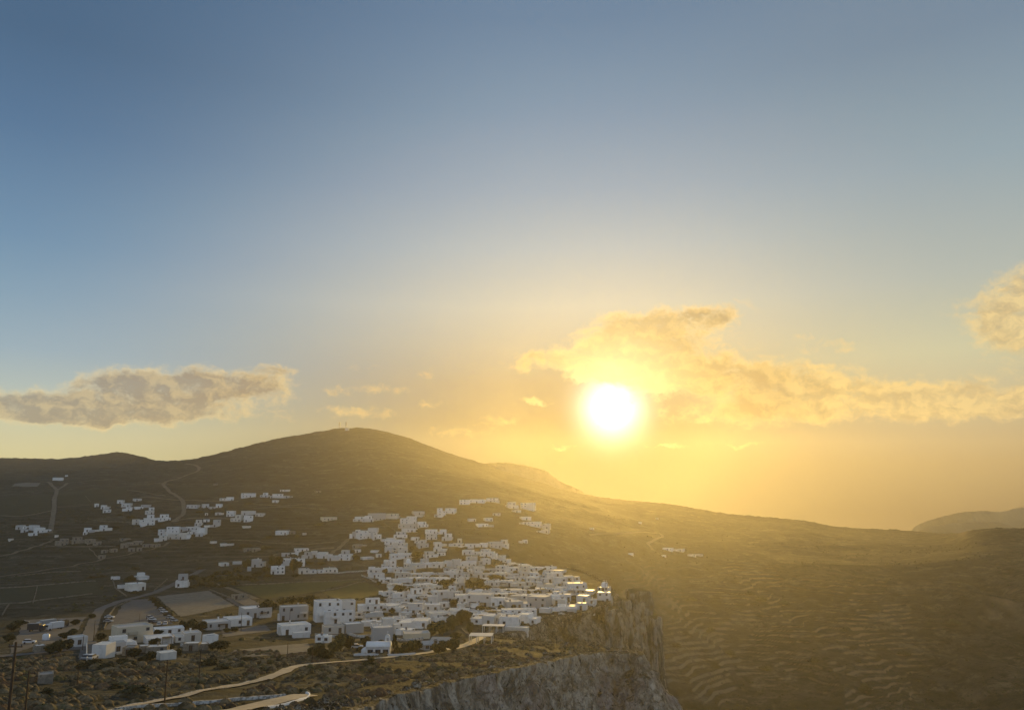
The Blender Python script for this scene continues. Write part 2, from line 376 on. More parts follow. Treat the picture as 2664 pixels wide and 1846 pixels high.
def m_land(nt, o, p):
    big = noise(nt, o, .006, 5, .6); mid = noise(nt, o, .035, 6, .62); fine = noise(nt, o, .35, 5, .65)
    vf = noise(nt, o, 1.7, 3, .6); dots = noise(nt, o, .11, 4, .7)
    st = vmath(nt, 'MULTIPLY', vmath(nt, 'ADD', o, vmath(nt, 'SCALE', noise(nt, o, .012, 3, .6, out='Color'), 55.0)), (.42, 1, 2.4)); strk = noise(nt, st, .06, 6, .68)
    c = mixc(nt, big.step(.38, .62), (0.0322, 0.0365, 0.0289), (0.0532, 0.0532, 0.0413))
    c = mixc(nt, mid.step(.42, .64), c, (0.0266, 0.0319, 0.0218))
    c = mixc(nt, strk.step(.50, .66) * .85, c, (0.1085, 0.1049, 0.0827))
    c = mixc(nt, dots.step(.50, .62) * .85, c, (0.0140, 0.0160, 0.0086))
    c = mixc(nt, fine.step(.47, .68) * .8, c, (0.0168, 0.0182, 0.0101))
    c = mixc(nt, (vf * .5 + fine * .5).step(.57, .72) * .5, c, (.19, .168, .135))
    nz = sepz(nt, geo(nt, 'Normal'))
    c = mixc(nt, nz.step(.90, .70) * (mid * .9 + .4), c, (.165, .142, .105))
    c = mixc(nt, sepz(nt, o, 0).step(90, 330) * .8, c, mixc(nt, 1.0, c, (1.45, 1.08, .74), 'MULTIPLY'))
    bump(nt, p, fine * .6 + vf * .3 + mid * 2.0 + dots * 1.2, 1.0, 1.6)
    return c
def m_cliff(nt, o, p):
    v = vmath(nt, 'MULTIPLY', o, (1, 1, .68)); big = noise(nt, o, .035, 5, .6); str_ = noise(nt, v, .22, 7, .70, .4); fine = noise(nt, o, 1.1, 5, .7)
    far = sepz(nt, o, 1).step(300, 335)
    grey = mixc(nt, str_.step(.36, .64), (.14, .127, .100), (.58, .535, .44))
    red = mixc(nt, str_.step(.34, .66), (.24, .195, .165), (.52, .455, .40))
    near = mixc(nt, big.step(.50, .64), grey, red)
    near = mixc(nt, fine.step(.50, .66) * .55, near, (.17, .158, .13))
    brown = mixc(nt, str_.step(.38, .64), (.15, .118, .075), (.50, .42, .31))
    brown = mixc(nt, (big * .6 + fine * .4).step(.49, .57) * .85, brown, (.085, .070, .038))
    c = mixc(nt, far, near, brown)
    holes = noise(nt, vmath(nt, 'MULTIPLY', o, (1, 1, .75)), .42, 4, .62, .5).step(.60, .68)
    pits = noise(nt, vmath(nt, 'MULTIPLY', o, (1, 1, .7)), 1.5, 2, .5).step(.64, .72)
    c = mixc(nt, (holes * .9).max(pits * .7), c, (.022, .020, .014))
    crack = noise(nt, vmath(nt, 'MULTIPLY', o, (1, 1, .25)), .5, 4, .65, .6).step(.62, .72)
    c = mixc(nt, crack * .5, c, (.05, .045, .035))
    wv = vmath(nt, 'ADD', o, vmath(nt, 'SCALE', noise(nt, o, .5, 3, .6, out='Color'), 5.0))
    joint = voro(nt, vmath(nt, 'MULTIPLY', wv, (1, 1, .4)), .22, feature='DISTANCE_TO_EDGE').step(.045, .0)
    c = mixc(nt, joint * str_.step(.40, .62) * .5, c, (.045, .040, .032))
    nz = sepz(nt, geo(nt, 'Normal'))
    c = mixc(nt, nz.step(.70, .90) * fine.step(.34, .54), c, (.058, .052, .029))
    bump(nt, p, str_ * 2.4 + fine * .9 + holes * -1.6 + crack * -.8 + pits * -.5 + joint * -.8, 1.0, 1.4)
    return c
MAT = {}
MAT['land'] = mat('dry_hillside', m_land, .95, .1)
MAT['cliff'] = mat('limestone_cliff', m_cliff, .95, .1)

def m_stack(nt, o, p):
    v = vmath(nt, 'MULTIPLY', o, (1, 1, .22)); a = noise(nt, v, .30, 6, .68, .5); f = noise(nt, o, 1.0, 5, .7); b = noise(nt, o, .16, 4, .6, .4)
    c = mixc(nt, a.step(.36, .64), (.11, .098, .074), (.50, .45, .36))
    c = mixc(nt, b.step(.54, .62) * .8, c, (.13, .098, .055)); c = mixc(nt, f.step(.54, .68) * .6, c, (.10, .088, .066))
    c = mixc(nt, sepz(nt, geo(nt, 'Normal')).step(.6, .85), c, (.06, .054, .03))
    bump(nt, p, a * 2.2 + f * .8 + b * -.8, 1.0, 1.4); return c
MAT['stack'] = mat('weathered_rock_pillar', m_stack, .95, .1)
def m_pale(nt, o, p): return mixc(nt, noise(nt, o, .01, 5, .6).step(.4, .6), (.19, .145, .085), (.28, .215, .13))
MAT['pale'] = mat('haze_paled_headland', m_pale, .95, .1)  # far headlands: distance haze put into the rock colour as a paler tone

def mesh_obj(name, verts, faces, m=None, parent=None, smooth=False, mats=None, midx=None):
    me = bpy.data.meshes.new(name)
    v = np.asarray(verts, np.float32); f = np.asarray(faces, np.int32) if not isinstance(faces, list) else faces
    if isinstance(f, np.ndarray) and f.ndim == 2:
        k = f.shape[1]
        me.vertices.add(len(v)); me.vertices.foreach_set('co', v.ravel())
        me.loops.add(f.size); me.loops.foreach_set('vertex_index', f.ravel())
        me.polygons.add(len(f)); me.polygons.foreach_set('loop_start', np.arange(0, f.size, k, dtype=np.int32)); me.polygons.foreach_set('loop_total', np.full(len(f), k, np.int32))
    else:
        me.from_pydata([tuple(x) for x in v], [], f)
    if mats:
        for x in mats: me.materials.append(x)
        if midx is not None: me.polygons.foreach_set('material_index', np.asarray(midx, np.int32))
    elif m: me.materials.append(m)
    if smooth: me.polygons.foreach_set('use_smooth', np.ones(len(me.polygons), bool))
    me.update(calc_edges=True); me.validate()
    o = bpy.data.objects.new(name, me); col.objects.link(o)
    if parent: o.parent = parent
    return o
def grid_faces(nu, nv):
    a = np.arange(nu * nv).reshape(nu, nv)
    return np.stack([a[:-1, :-1], a[1:, :-1], a[1:, 1:], a[:-1, 1:]], -1).reshape(-1, 4)
def tag(o, label=None, cat=None, group=None, kind=None):
    if label: o['label'] = label
    if cat: o['category'] = cat
    if group: o['group'] = group
    if kind: o['kind'] = kind
    return o

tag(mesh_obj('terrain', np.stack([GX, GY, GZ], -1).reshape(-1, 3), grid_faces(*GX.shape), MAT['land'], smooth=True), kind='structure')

# ------------------------------------------------------------------ rock faces below the edge
tan = np.gradient(EP[:, :2], axis=0); tan /= np.linalg.norm(tan, axis=1)[:, None]
nrm = np.stack([tan[:, 1], -tan[:, 0]], 1)
for _ in range(12):
    nrm[2:-2] = sum(nrm[2 + k:len(nrm) - 2 + k] for k in range(-2, 3)) / 5
nrm /= np.linalg.norm(nrm, axis=1)[:, None]
dep = np.concatenate([np.array([-5.5, -4, -2.6, -1.4, -.5, 0, .25, .6]), np.arange(1.1, 60, .6), np.arange(60, 150, 2.5)])
n, k = len(EP), len(dep)
D = np.maximum(dep, 0)[None]; inn = np.minimum(dep, 0)[None]
EX = EP[:, 0:1] + nrm[:, 0:1] * (inn + EP[:, 3:4] * D); EY = EP[:, 1:2] + nrm[:, 1:2] * (inn + EP[:, 3:4] * D)
EZ = EP[:, 2:3] - D + 0 * EX
top = dep <= 0
for j in np.nonzero(top)[0]:
    zz = np.array([ground(x, y) for x, y in zip(EX[:, j], EY[:, j])]) if dep[j] < -2 else None
    base = np.interp(ES, ES, EP[:, 2])
    EZ[:, j] = (np.maximum(zz, base - 1.5) + .12 + (dep[j] + 5.5) * .1 - (.45 if dep[j] < -5 else 0)) if zz is not None else base + .35 * (-dep[j] / 2)
u = ES[:, None] + 0 * EX
am = sstep(.2, 5, dep)[None]
rib = fbm(u / 13, EZ / 60, seed=91, oct=4)
farm = sstep(315, 345, EP[:, 1:2]); dsp = (rib * (2.2 + 4.4 * farm) + fbm(u / 5.0, EZ / 6.5, seed=95, oct=5, gain=.62) * 3.4 + np.abs(fbm(u / 9, EZ / 13, seed=99, oct=4)) * -3.4 + fbm(u / 1.8, EZ / 2.0, seed=103, oct=3) * 1.0) * am
ledge = fbm(u / 30, EZ / 5.5, seed=107, oct=4); dsp += ledge * 2.0 * am
EX = EX + nrm[:, 0:1] * dsp; EY = EY + nrm[:, 1:2] * dsp
EZ = EZ + fbm(u / 3.1, D / 3 + 3.3, seed=111, oct=3) * .7 * sstep(-4.5, -1, dep)[None]
tag(mesh_obj('cliff', np.stack([EX, EY, EZ], -1).reshape(-1, 3), grid_faces(n, k), MAT['cliff'], smooth=True), kind='structure')

# the free standing rock at the end of the castle cliff
def rock_stack(px, py, Rm, deep, seed, sq=1.0):
    x0, y0, z0 = solve(ZA, YF, px, py); y0 += Rm * .4; zt = (lambda r: r[2] / r[1] * y0)(ray(px, py)); x0 = (lambda r: r[0] / r[1] * y0)(ray(px, py))
    a = np.linspace(0, 2 * np.pi, 121)[:, None]; tt = np.concatenate([np.linspace(0, 1, 14), 1 + np.arange(1, 110) * .7 / 1.0])[None]
    top = tt <= 1; d_ = np.maximum(tt - 1, 0)
    r = np.where(top, Rm * np.sin(tt.clip(0, 1) * np.pi / 2) ** .8, Rm * (1 + d_ / deep * .35 + (d_ / deep) ** 3 * .9))
    zz = zt - np.where(top, (1 - np.cos(tt.clip(0, 1) * np.pi / 2)) * 1.8, 1.8 + d_) + 0 * a
    cx, cy = np.cos(a), np.sin(a)
    r = r + (fbm(cx * 2.0 + seed, cy * 2.0, zz / 40, oct=4, seed=seed) * 4.4 + fbm(cx * Rm / 2.2, cy * Rm / 2.2, zz / 2.6, oct=4, seed=seed + 9) * 1.5) * np.where(top, tt, 1)
    V = np.stack([x0 + cx * r * sq, y0 + cy * r, zz + fbm(cx * r / 3, cy * r / 3, oct=3, seed=seed + 3) * .8], -1)
    return tag(mesh_obj('cliff', V.reshape(-1, 3), grid_faces(*zz.shape), MAT['stack'], smooth=True), kind='structure')
rock_stack(1660, 1531, 7.4, 75, 3)
rock_stack(1618, 1556, 4.6, 75, 8)
rock_stack(1594, 1578, 4.0, 75, 21)
rock_stack(1700, 1600, 3.6, 60, 15)

# ------------------------------------------------------------------ farther hills, islands, sea
def ridge(name, pts, Y, depth, base, seed, rn=1.0):
    P = np.array(pts, float); xs = np.linspace(P[0, 0], P[-1, 0], 260); ys = pchip(P[:, 0], P[:, 1], xs)
    cr = np.array([ray(a, b) for a, b in zip(xs, ys)]); X = cr[:, 0] / cr[:, 1]; Z = cr[:, 2] / cr[:, 1] * Y
    s = np.linspace(-1, 1, 61)[None]
    yy = Y + s * depth; zz = base + (Z[:, None] - base) * (1 - np.abs(s) ** 1.25)
    xx = X[:, None] * (Y + s * depth * 0)
    edge = np.sin(np.pi * np.abs(s)) * rn
    zz = zz + fbm(xx / depth * 3, yy / depth * 3, seed=seed, oct=5) * (Z.max() - base) * .16 * edge + fbm(xs / 9, xs * 0, seed=seed + 5)[:, None] * (1 - np.abs(s)) * Y * .0006
    return tag(mesh_obj(name, np.stack([xx, yy + 0 * xx, zz], -1).reshape(-1, 3), grid_faces(*xx.shape), MAT['land' if name == 'far_hill' else 'pale'], smooth=True), kind='structure')
ridge('far_hill', [(1120,1300),(1180,1232),(1240,1208),(1262,1205),(1275,1203.5),(1300,1203),(1350,1207),(1400,1218),(1428,1228),(1440,1238),(1458,1252),(1490,1266),(1512,1277),(1530,1289),(1560,1310)], 1850, 170, -150, 201, .35)
ridge('hills', [(2340,1402),(2383,1384),(2420,1370),(2460,1362),(2560,1357),(2595,1357),(2625,1366),(2664,1373),(2720,1390)], 1850, 200, -270, 211)
ridge('far_hills', [(2340,1412),(2368,1384),(2380,1370),(2420,1352),(2470,1338),(2520,1330),(2560,1328),(2600,1331),(2640,1322),(2664,1318),(2800,1300),(2950,1330)], 2130, 110, -270, 221)
def m_sea(nt, o, p):
    bump(nt, p, noise(nt, o, .02, 4, .6), .25, 4.0); return (.02, .045, .07)
MAT['sea'] = mat('sea_water', m_sea, .25, .5)
tag(mesh_obj('sea', [(-2350, 10, -270), (2350, 10, -270), (2350, 2250, -270), (-2350, 2250, -270)], [(0, 1, 2, 3)], MAT['sea']), kind='structure')

# ------------------------------------------------------------------ evening haze over the land
def haze():
    m = bpy.data.materials.new('evening_haze'); m.use_nodes = True; nt = m.node_tree
    nt.nodes.remove(nt.nodes['Principled BSDF'])
    v = nt.nodes.new('ShaderNodeVolumePrincipled'); v.inputs['Color'].default_value = (.95, .93, .90, 1)
    v.inputs['Density'].default_value = HAZE; v.inputs['Anisotropy'].default_value = HAZE_G
    nt.links.new(v.outputs[0], nt.nodes['Material Output'].inputs['Volume'])
    x, y0, y1, z0, z1 = 2500, -120, 2380, -272, 162
    vs = [(a, b, c) for c in (z0, z1) for a, b in ((-x, y0), (x, y0), (x, y1), (-x, y1))]
    o = mesh_obj('haze', vs, [(3, 2, 1, 0), (4, 5, 6, 7), (0, 1, 5, 4), (1, 2, 6, 5), (2, 3, 7, 6), (3, 0, 4, 7)], m)
    tag(o, kind='stuff')
HAZE, HAZE_G = 8.8e-5, .765
# ------------------------------------------------------------------ materials of built things
def m_plaster(base, dirt, k=.5):
    def f(nt, o, p):
        r = S(nt, nt.nodes.new('ShaderNodeObjectInfo').outputs['Random'])
        n1 = noise(nt, o, .45, 5, .65); n2 = noise(nt, vmath(nt, 'MULTIPLY', o, (1.3, 1.3, .22)), 1.3, 4, .6)
        c = mixc(nt, (r * r), base, tuple(v * w for v, w in zip(base, (.50, .50, .51)))); c = mixc(nt, (r * 7.3)._m('FRACT').step(.55, 1.0) * .6, c, tuple(v * w for v, w in zip(base, (.82, .74, .62))))
        c = mixc(nt, (n1.step(.45, .75) * k + n2.step(.55, .75) * k * .6), c, dirt)
        bump(nt, p, n1, .25, .12); return c
    return f
def m_leaf(a, b):
    def f(nt, o, p):
        r = S(nt, nt.nodes.new('ShaderNodeObjectInfo').outputs['Random'])
        n1 = noise(nt, o, .5, 3, .6).step(.38, .62)
        c = mixc(nt, n1, a, b); return mixc(nt, r * .5, c, (.035, .03, .014))
    return f
def m_flat(base, other, sc=.6, lo=.42, hi=.66):
    def f(nt, o, p):
        n1 = noise(nt, o, sc, 6, .65); n2 = noise(nt, o, sc * .12, 4, .6)
        c = mixc(nt, n1.step(lo, hi), base, other); c = mixc(nt, n2.step(.4, .68) * .6, c, tuple(v * .72 for v in base)); bump(nt, p, n1, .35, .15); return c
    return f
MAT['white'] = mat('white_plaster', m_plaster((.80, .79, .76), (.46, .44, .40)), .85, .2)
MAT['cream'] = mat('cream_plaster', m_plaster((.66, .60, .47), (.42, .37, .28)), .88, .2)
MAT['stone'] = mat('rubble_stone', m_flat((.30, .27, .22), (.15, .13, .10), 1.2), .95, .1)
MAT['roof'] = mat('whitewashed_roof', m_plaster((.70, .69, .66), (.40, .39, .37), .7), .42, .5)
MAT['roof_wet'] = mat('smooth_limewashed_roof', m_plaster((.68, .67, .64), (.44, .43, .40), .6), .24, .5)
MAT['roof_grey'] = mat('grey_screed_roof', m_plaster((.40, .39, .37), (.24, .23, .21), .8), .6, .35)
MAT['glass'] = mat('window_glass', lambda nt, o, p: (.012, .015, .02), .35, .4)
MAT['frame'] = mat('painted_joinery', lambda nt, o, p: (.10, .13, .17), .6, .3)
MAT['wood'] = mat('weathered_wood', m_flat((.085, .055, .033), (.04, .028, .018), 2.0), .8, .2)
MAT['leaf'] = mat('dark_foliage', m_leaf((.030, .034, .013), (.066, .064, .024)), .8, .2)
MAT['olive'] = mat('olive_foliage', m_leaf((.050, .052, .022), (.100, .090, .036)), .8, .2)
MAT['bark'] = mat('bark', m_flat((.07, .052, .036), (.035, .026, .02), 2.0), .95, .1)
MAT['asphalt'] = mat('worn_asphalt', m_flat((.115, .115, .112), (.085, .085, .083), .25), .9, .15)
MAT['gravel'] = mat('pale_gravel', m_flat((.175, .162, .135), (.120, .112, .094), .4), .95, .1)
MAT['dirt'] = mat('dirt_track', m_flat((.165, .142, .107), (.10, .087, .065), .3), .95, .1)
MAT['paving'] = mat('stone_paving', m_flat((.44, .37, .27), (.30, .245, .17), .9), .85, .2)
MAT['grass'] = mat('dry_green_grass', m_flat((.060, .068, .024), (.044, .050, .02), .2), .95, .1)
MAT['field'] = mat('ploughed_field', m_flat((.040, .044, .027), (.028, .032, .02), .25), .95, .1)
MAT['tank'] = mat('grey_metal', lambda nt, o, p: (.16, .16, .16), .5, .4)

# ------------------------------------------------------------------ mesh bits
class MB:
    def __init__(self): self.v, self.f, self.m = [], [], []
    def box(self, x0, x1, y0, y1, z0, z1, m=0):
        i = len(self.v)
        self.v += [(x0, y0, z0), (x1, y0, z0), (x1, y1, z0), (x0, y1, z0), (x0, y0, z1), (x1, y0, z1), (x1, y1, z1), (x0, y1, z1)]
        for q in ((3, 2, 1, 0), (4, 5, 6, 7), (0, 1, 5, 4), (1, 2, 6, 5), (2, 3, 7, 6), (3, 0, 4, 7)): self.f.append(tuple(i + k for k in q)); self.m.append(m)
    def shell(self, x0, x1, y0, y1, z0, z1, zr, t=.24, m=0):
        """four walls with a parapet: outer faces, top ring, inner faces down to the roof"""
        i = len(self.v)
        for a, b, z in ((0, 0, z0), (0, 0, z1), (t, t, z1), (t, t, zr)):
            self.v += [(x0 + a, y0 + b, z), (x1 - a, y0 + b, z), (x1 - a, y1 - b, z), (x0 + a, y1 - b, z)]
        for r in range(3):
            for k in range(4):
                a, b = i + r * 4 + k, i + r * 4 + (k + 1) % 4
                self.f.append((a, b, b + 4, a + 4)); self.m.append(m)
    def prism(self, prof, y0, y1, m=0, axis='y'):
        """profile in x-z swept along y"""
        i = len(self.v); n = len(prof)
        for y in (y0, y1):
            self.v += [(x, y, z) for x, z in prof] if axis == 'y' else [(y, x, z) for x, z in prof]
        for k in range(n): self.f.append((i + k, i + (k + 1) % n, i + n + (k + 1) % n, i + n + k)); self.m.append(m)
        self.f.append(tuple(i + k for k in range(n))[::-1]); self.m.append(m)
        self.f.append(tuple(i + n + k for k in range(n))); self.m.append(m)
    def lathe(self, prof, n=14, m=0, cx=0, cy=0):
        i = len(self.v); k = len(prof)
        for r, z in prof: self.v += [(cx + r * math.cos(2 * math.pi * a / n), cy + r * math.sin(2 * math.pi * a / n), z) for a in range(n)]
        for r in range(k - 1):
            for a in range(n): self.f.append((i + r * n + a, i + r * n + (a + 1) % n, i + (r + 1) * n + (a + 1) % n, i + (r + 1) * n + a)); self.m.append(m)
    def tube(self, p, q, r0, r1, n=6, m=0):
        p, q = np.array(p, float), np.array(q, float); d = q - p; d /= np.linalg.norm(d) + 1e-9
        a = np.cross(d, (1, 0, 0) if abs(d[0]) < .8 else (0, 1, 0)); a /= np.linalg.norm(a); b = np.cross(d, a)
        i = len(self.v)
        for c, r in ((p, r0), (q, r1)): self.v += [tuple(c + r * (math.cos(2 * math.pi * k / n) * a + math.sin(2 * math.pi * k / n) * b)) for k in range(n)]
        for k in range(n): self.f.append((i + k, i + (k + 1) % n, i + n + (k + 1) % n, i + n + k)); self.m.append(m)
        self.f.append(tuple(range(i + n, i + 2 * n))); self.m.append(m)
    def build(self, name, mats, parent=None, smooth=False):
        mats = mats if isinstance(mats, (list, tuple)) else [mats]
        me = bpy.data.meshes.new(name); me.from_pydata(self.v, [], self.f)
        for x in mats: me.materials.append(x)
        me.polygons.foreach_set('material_index', self.m)
        if smooth: me.polygons.foreach_set('use_smooth', [True] * len(self.f))
        o = bpy.data.objects.new(name, me); col.objects.link(o)
        if parent: o.parent = parent
        return o
def empty(name, loc, rz=0):
    o = bpy.data.objects.new(name, None); col.objects.link(o); o.location = loc; o.rotation_euler = (0, 0, rz); o.empty_display_size = .5
    return o
_proto = {}
def share(key, make, name, parent, loc=(0, 0, 0), sc=(1, 1, 1), rz=0):
    """one mesh made once, shown as many objects"""
    if key not in _proto: _proto[key] = make()
    o = bpy.data.objects.new(name, _proto[key]); col.objects.link(o); o.parent = parent
    o.location = loc; o.scale = sc; o.rotation_euler = (0, 0, rz); return o
def as_mesh(mb, name, mats):
    o = mb.build(name, mats); me = o.data; bpy.data.objects.remove(o); return me
def win_mesh(style):
    def f():
        b = MB(); b.box(-.5, .5, -.05, .04, 0, 1, 0)
        if style == 'w':
            b.box(-.58, -.5, -.10, .04, -.06, 1.06, 1); b.box(.5, .58, -.10, .04, -.06, 1.06, 1); b.box(-.5, .5, -.10, .04, 1, 1.06, 1); b.box(-.5, .5, -.12, .04, -.06, 0, 1); b.box(-.03, .03, -.08, -.05, 0, 1, 1)
        else:
            b.box(-.56, -.5, -.09, .04, 0, 1.04, 1); b.box(.5, .56, -.09, .04, 0, 1.04, 1); b.box(-.5, .5, -.09, .04, 1, 1.04, 1); b.box(-.03, .03, -.07, -.05, 0, 1, 1)
        return as_mesh(b, 'window' if style == 'w' else 'door', [MAT['glass'], MAT['frame']] if style == 'w' else [MAT['wood'], MAT['frame']])
    return f
def window(root, x, y, z, w=1.0, h=1.2, rz=0): return share('win', win_mesh('w'), 'window', root, (x, y, z), (w, 1, h), rz)
def door(root, x, y, z, w=1.1, h=2.1, rz=0): return share('dor', win_mesh('d'), 'door', root, (x, y, z), (w, 1, h), rz)

CASTLE = {'rowE', 'rowF', 'rowG', 'kastro', 'kastro2', 'fillF', 'fillG', 'edge2', 'cliffA', 'terr', 'lane2'}
ORD = ['leftmost', 'second from left', 'third from left', 'fourth from left', 'fifth from left', 'sixth from left', 'seventh from left', 'eighth from left', 'ninth from left', 'tenth from left'] + \
      [w + ' from left' for w in 'eleventh twelfth thirteenth fourteenth fifteenth sixteenth seventeenth eighteenth nineteenth twentieth'.split()]
SPECS = []            # every house: dict
def H(cl, rows, **kw):
    for r in rows:
        d = dict(kw); d.update(px=r[0], py=r[1], w=r[2], h=r[3], cl=cl)
        if len(r) > 4: d.update(r[4])
        SPECS.append(d)

def scale_at(px, py):
    X, Y, Z = at(px, py); return X, Y, Z, Y / (F * 1.035)
def build_house(d, rnd):
    X, Y, Z, m = scale_at(d['px'], d['py'])
    w = max(d['w'] * m, 2.2); dp = max(-Z / Y, .0)
    dd = d.get('d', min(max(w * rnd.uniform(.7, 1.15), 4.0), 10.0))
    h = max(d['h'] * m - dd * dp * .9, 2.0)
    face = math.atan2(X, Y)
    rz = -face + d.get('yaw', rnd.uniform(-.38, .38))
    n = d.get('n', max(1, int(round(h / 3.3))))
    wall = MAT[d.get('mat', 'white')]
    if d['cl'] in CASTLE and 'roof' not in d and rnd.random() < .6: d['roof'] = 'roof_wet'
    roofm = MAT[d.get('roof', 'roof' if rnd.random() < .5 else rnd.choice(['roof_grey', 'roof_wet']))]
    nm0 = d.get('name') or ('outbuilding' if d.get('blank') else 'stone_house' if d.get('mat') == 'stone' else 'house')
    d['cat'] = d.get('cat') or {'outbuilding': 'outbuilding', 'stone_house': 'stone house', 'house': 'house'}.get(nm0, nm0.replace('_', ' '))
    root = empty(nm0, (X + math.sin(-rz) * 0 + math.sin(face) * dd / 2, Y + math.cos(face) * dd / 2, Z), rz)
    kind = d.get('kind') or (rnd.choice(['cube', 'step', 'set', 'cube']) if n >= 2 and w > 5 else ('step' if w > 9 and rnd.random() < .5 else 'cube'))
    d['kind'] = kind; d['n'] = n; y0, y1 = -dd / 2, dd / 2; x0, x1 = -w / 2, w / 2; low = -2.2
    blocks = []
    if kind == 'step':
        s = rnd.choice((-1, 1)); k = rnd.uniform(.5, .68); cut = x0 + w * k if s > 0 else x1 - w * k
        a = (x0, cut) if s > 0 else (cut, x1); b = (cut, x1) if s > 0 else (x0, cut)
        hl = max(h * rnd.uniform(.5, .72), 2.2)
        blocks = [('wall', a[0], a[1], y0, y1, h), ('annex', b[0], b[1], y0 + rnd.uniform(-.8, .9), y1 - rnd.uniform(.2, .8), hl)]
    elif kind == 'set':
        hl = h * (.52 if n == 2 else .62); q = rnd.uniform(.35, .55)
        blocks = [('wall', x0, x1, y0, y1, hl), ('upper_storey', x0 + w * rnd.uniform(.03, .3), x1 - w * rnd.uniform(.03, .25), y0 + dd * q, y1 - .15, h)]
    else:
        blocks = [('wall', x0, x1, y0, y1, h)]
    par = .32 if h > 2.4 else .15
    if roofm.name.startswith('smooth'): par = .1
    for nm, a, b, c, e, hh in blocks:
        zb = low if nm != 'upper_storey' else blocks[0][5] - .1
        sh = MB(); sh.shell(a, b, c, e, zb, hh, hh - par); pw = sh.build(nm, wall, root)
        rf = MB(); rf.box(a + .2, b - .2, c + .2, e - .2, hh - par - .15, hh - par + .02); rf.build('roof', roofm, root)
        if d.get('blank'): continue
        nn = max(1, int(round((hh - (zb if nm == 'upper_storey' else 0)) / 3.2)))
        fz = (zb + .1) if nm == 'upper_storey' else 0.0; stp = (hh - fz) / nn
        far = Y > 640; lim = 3 if far else 6; cnt = 0
        span = b - a; nx = max(1, int(span / (3.0 if not far else 3.6)))
        for s in range(nn):
            hasdoor = rnd.randrange(nx) if (s == 0 and nm != 'annex') else -1
            for k in range(nx):
                if cnt >= lim + 2: break
                if k != hasdoor and rnd.random() < (.36 if not far else .42): continue
                xx = a + span * (k + .5) / nx + rnd.uniform(-.25, .25); zz = fz + s * stp
                if zz + 2.2 > hh - .2 and k == hasdoor: continue
                if k == hasdoor: door(root, xx, c, zz + .02, 1.1, min(2.15, stp * .75))
                else: window(root, xx, c, zz + stp * .36, rnd.uniform(.7, 1.1), min(rnd.uniform(.9, 1.4), stp * .42))
                cnt += 1
        if not far and e - c > 4 and rnd.random() < .7:
            sx = b if X < 0 else a
            window(root, sx, (c + e) / 2 + rnd.uniform(-.8, .8), fz + (nn - 1) * stp + stp * .38, .9, 1.1, math.pi / 2 if X < 0 else -math.pi / 2)
    if not d.get('blank') and rnd.random() < .45 and Y < 700:
        cb = MB(); cx = rnd.uniform(x0 + .8, x1 - .8) * .5; hh = blocks[0][5]; cb.box(cx - .28, cx + .28, y1 - 1.4, y1 - .84, hh - par, hh + .75); cb.box(cx - .36, cx + .36, y1 - 1.48, y1 - .76, hh + .75, hh + .85); cb.build('chimney', wall, root); d['chim'] = True
    if Y < 660 and not d.get('blank') and d.get('mat', 'white') != 'stone':
        a, b, c, e, hh = blocks[0][1:]
        if h > 4.6 and rnd.random() < .5:                      # balcony with a parapet
            bx = rnd.uniform(a + 1.2, max(b - 1.2, a + 1.3)); zz = min(hh - 2.6, 3.0); g = MB(); bw = min(1.6, (b - a) * .3)
            g.box(bx - bw, bx + bw, c - 1.15, c - .03, zz - .16, zz); g.box(bx - bw, bx + bw, c - 1.15, c - 1.03, zz, zz + .8); g.box(bx - bw, bx - bw + .12, c - 1.03, c - .03, zz, zz + .8); g.box(bx + bw - .12, bx + bw, c - 1.03, c - .03, zz, zz + .8); g.build('balcony', wall, root)
        if rnd.random() < .38:                                 # outside stair up the side wall
            sgn = rnd.choice((-1, 1)); xs = (b + .02) if sgn > 0 else (a - .02); g = MB(); ns = 9; rise = min(hh * .8, 3.0) / ns
            for q in range(ns): g.box(min(xs, xs + sgn * 1.0), max(xs, xs + sgn * 1.0), c + .3 + q * .32, c + .3 + (q + 1) * .32, -1.5, rise * (q + 1))
            g.build('outside_stair', wall, root)
        if rnd.random() < .42:                                 # walled terrace in front
            tw2 = (b - a) * rnd.uniform(.4, .9); tx = rnd.uniform(a, max(a, b - tw2)); td = rnd.uniform(1.6, 3.0); g = MB(); th = rnd.uniform(.5, 1.1)
            g.shell(tx, tx + tw2, c - td, c - .04, -2.5, th, th - .45, .2); g.box(tx + .15, tx + tw2 - .15, c - td + .15, c - .08, th - .7, th - .44); g.build('terrace', wall, root)
        if rnd.random() < .22:                                 # cane awning on posts
            aw = min(3.2, (b - a) * .7); ax = rnd.uniform(a, b - aw); g = MB(); g.box(ax, ax + aw, c - 2.3, c - .03, 2.25, 2.35)
            for q in (ax + .1, ax + aw - .1): g.box(q - .06, q + .06, c - 2.25, c - 2.13, -1, 2.25)
            g.build('awning', MAT['wood'], root)
        if rnd.random() < .25:
            g = MB(); qx, qy = rnd.uniform(a + .9, b - .9), rnd.uniform(c + 1.2, e - .9); g.lathe([(.45, hh - .1), (.45, hh + .75), (.3, hh + .9), (0, hh + .92)], 10, 0, qx, qy); g.build('roof_tank', MAT['tank'], root)
    if d.get('hut'):
        cb = MB(); hh = blocks[-1][5]; cb.box(x0 * .3 - 1.2, x0 * .3 + 1.2, .2, 2.6, hh - par - .1, hh + 2.0); cb.build('roof_hut', wall, root)
    d['obj'] = root; d['X'], d['Y'], d['W'], d['Hh'] = X, Y, w, h
    return root

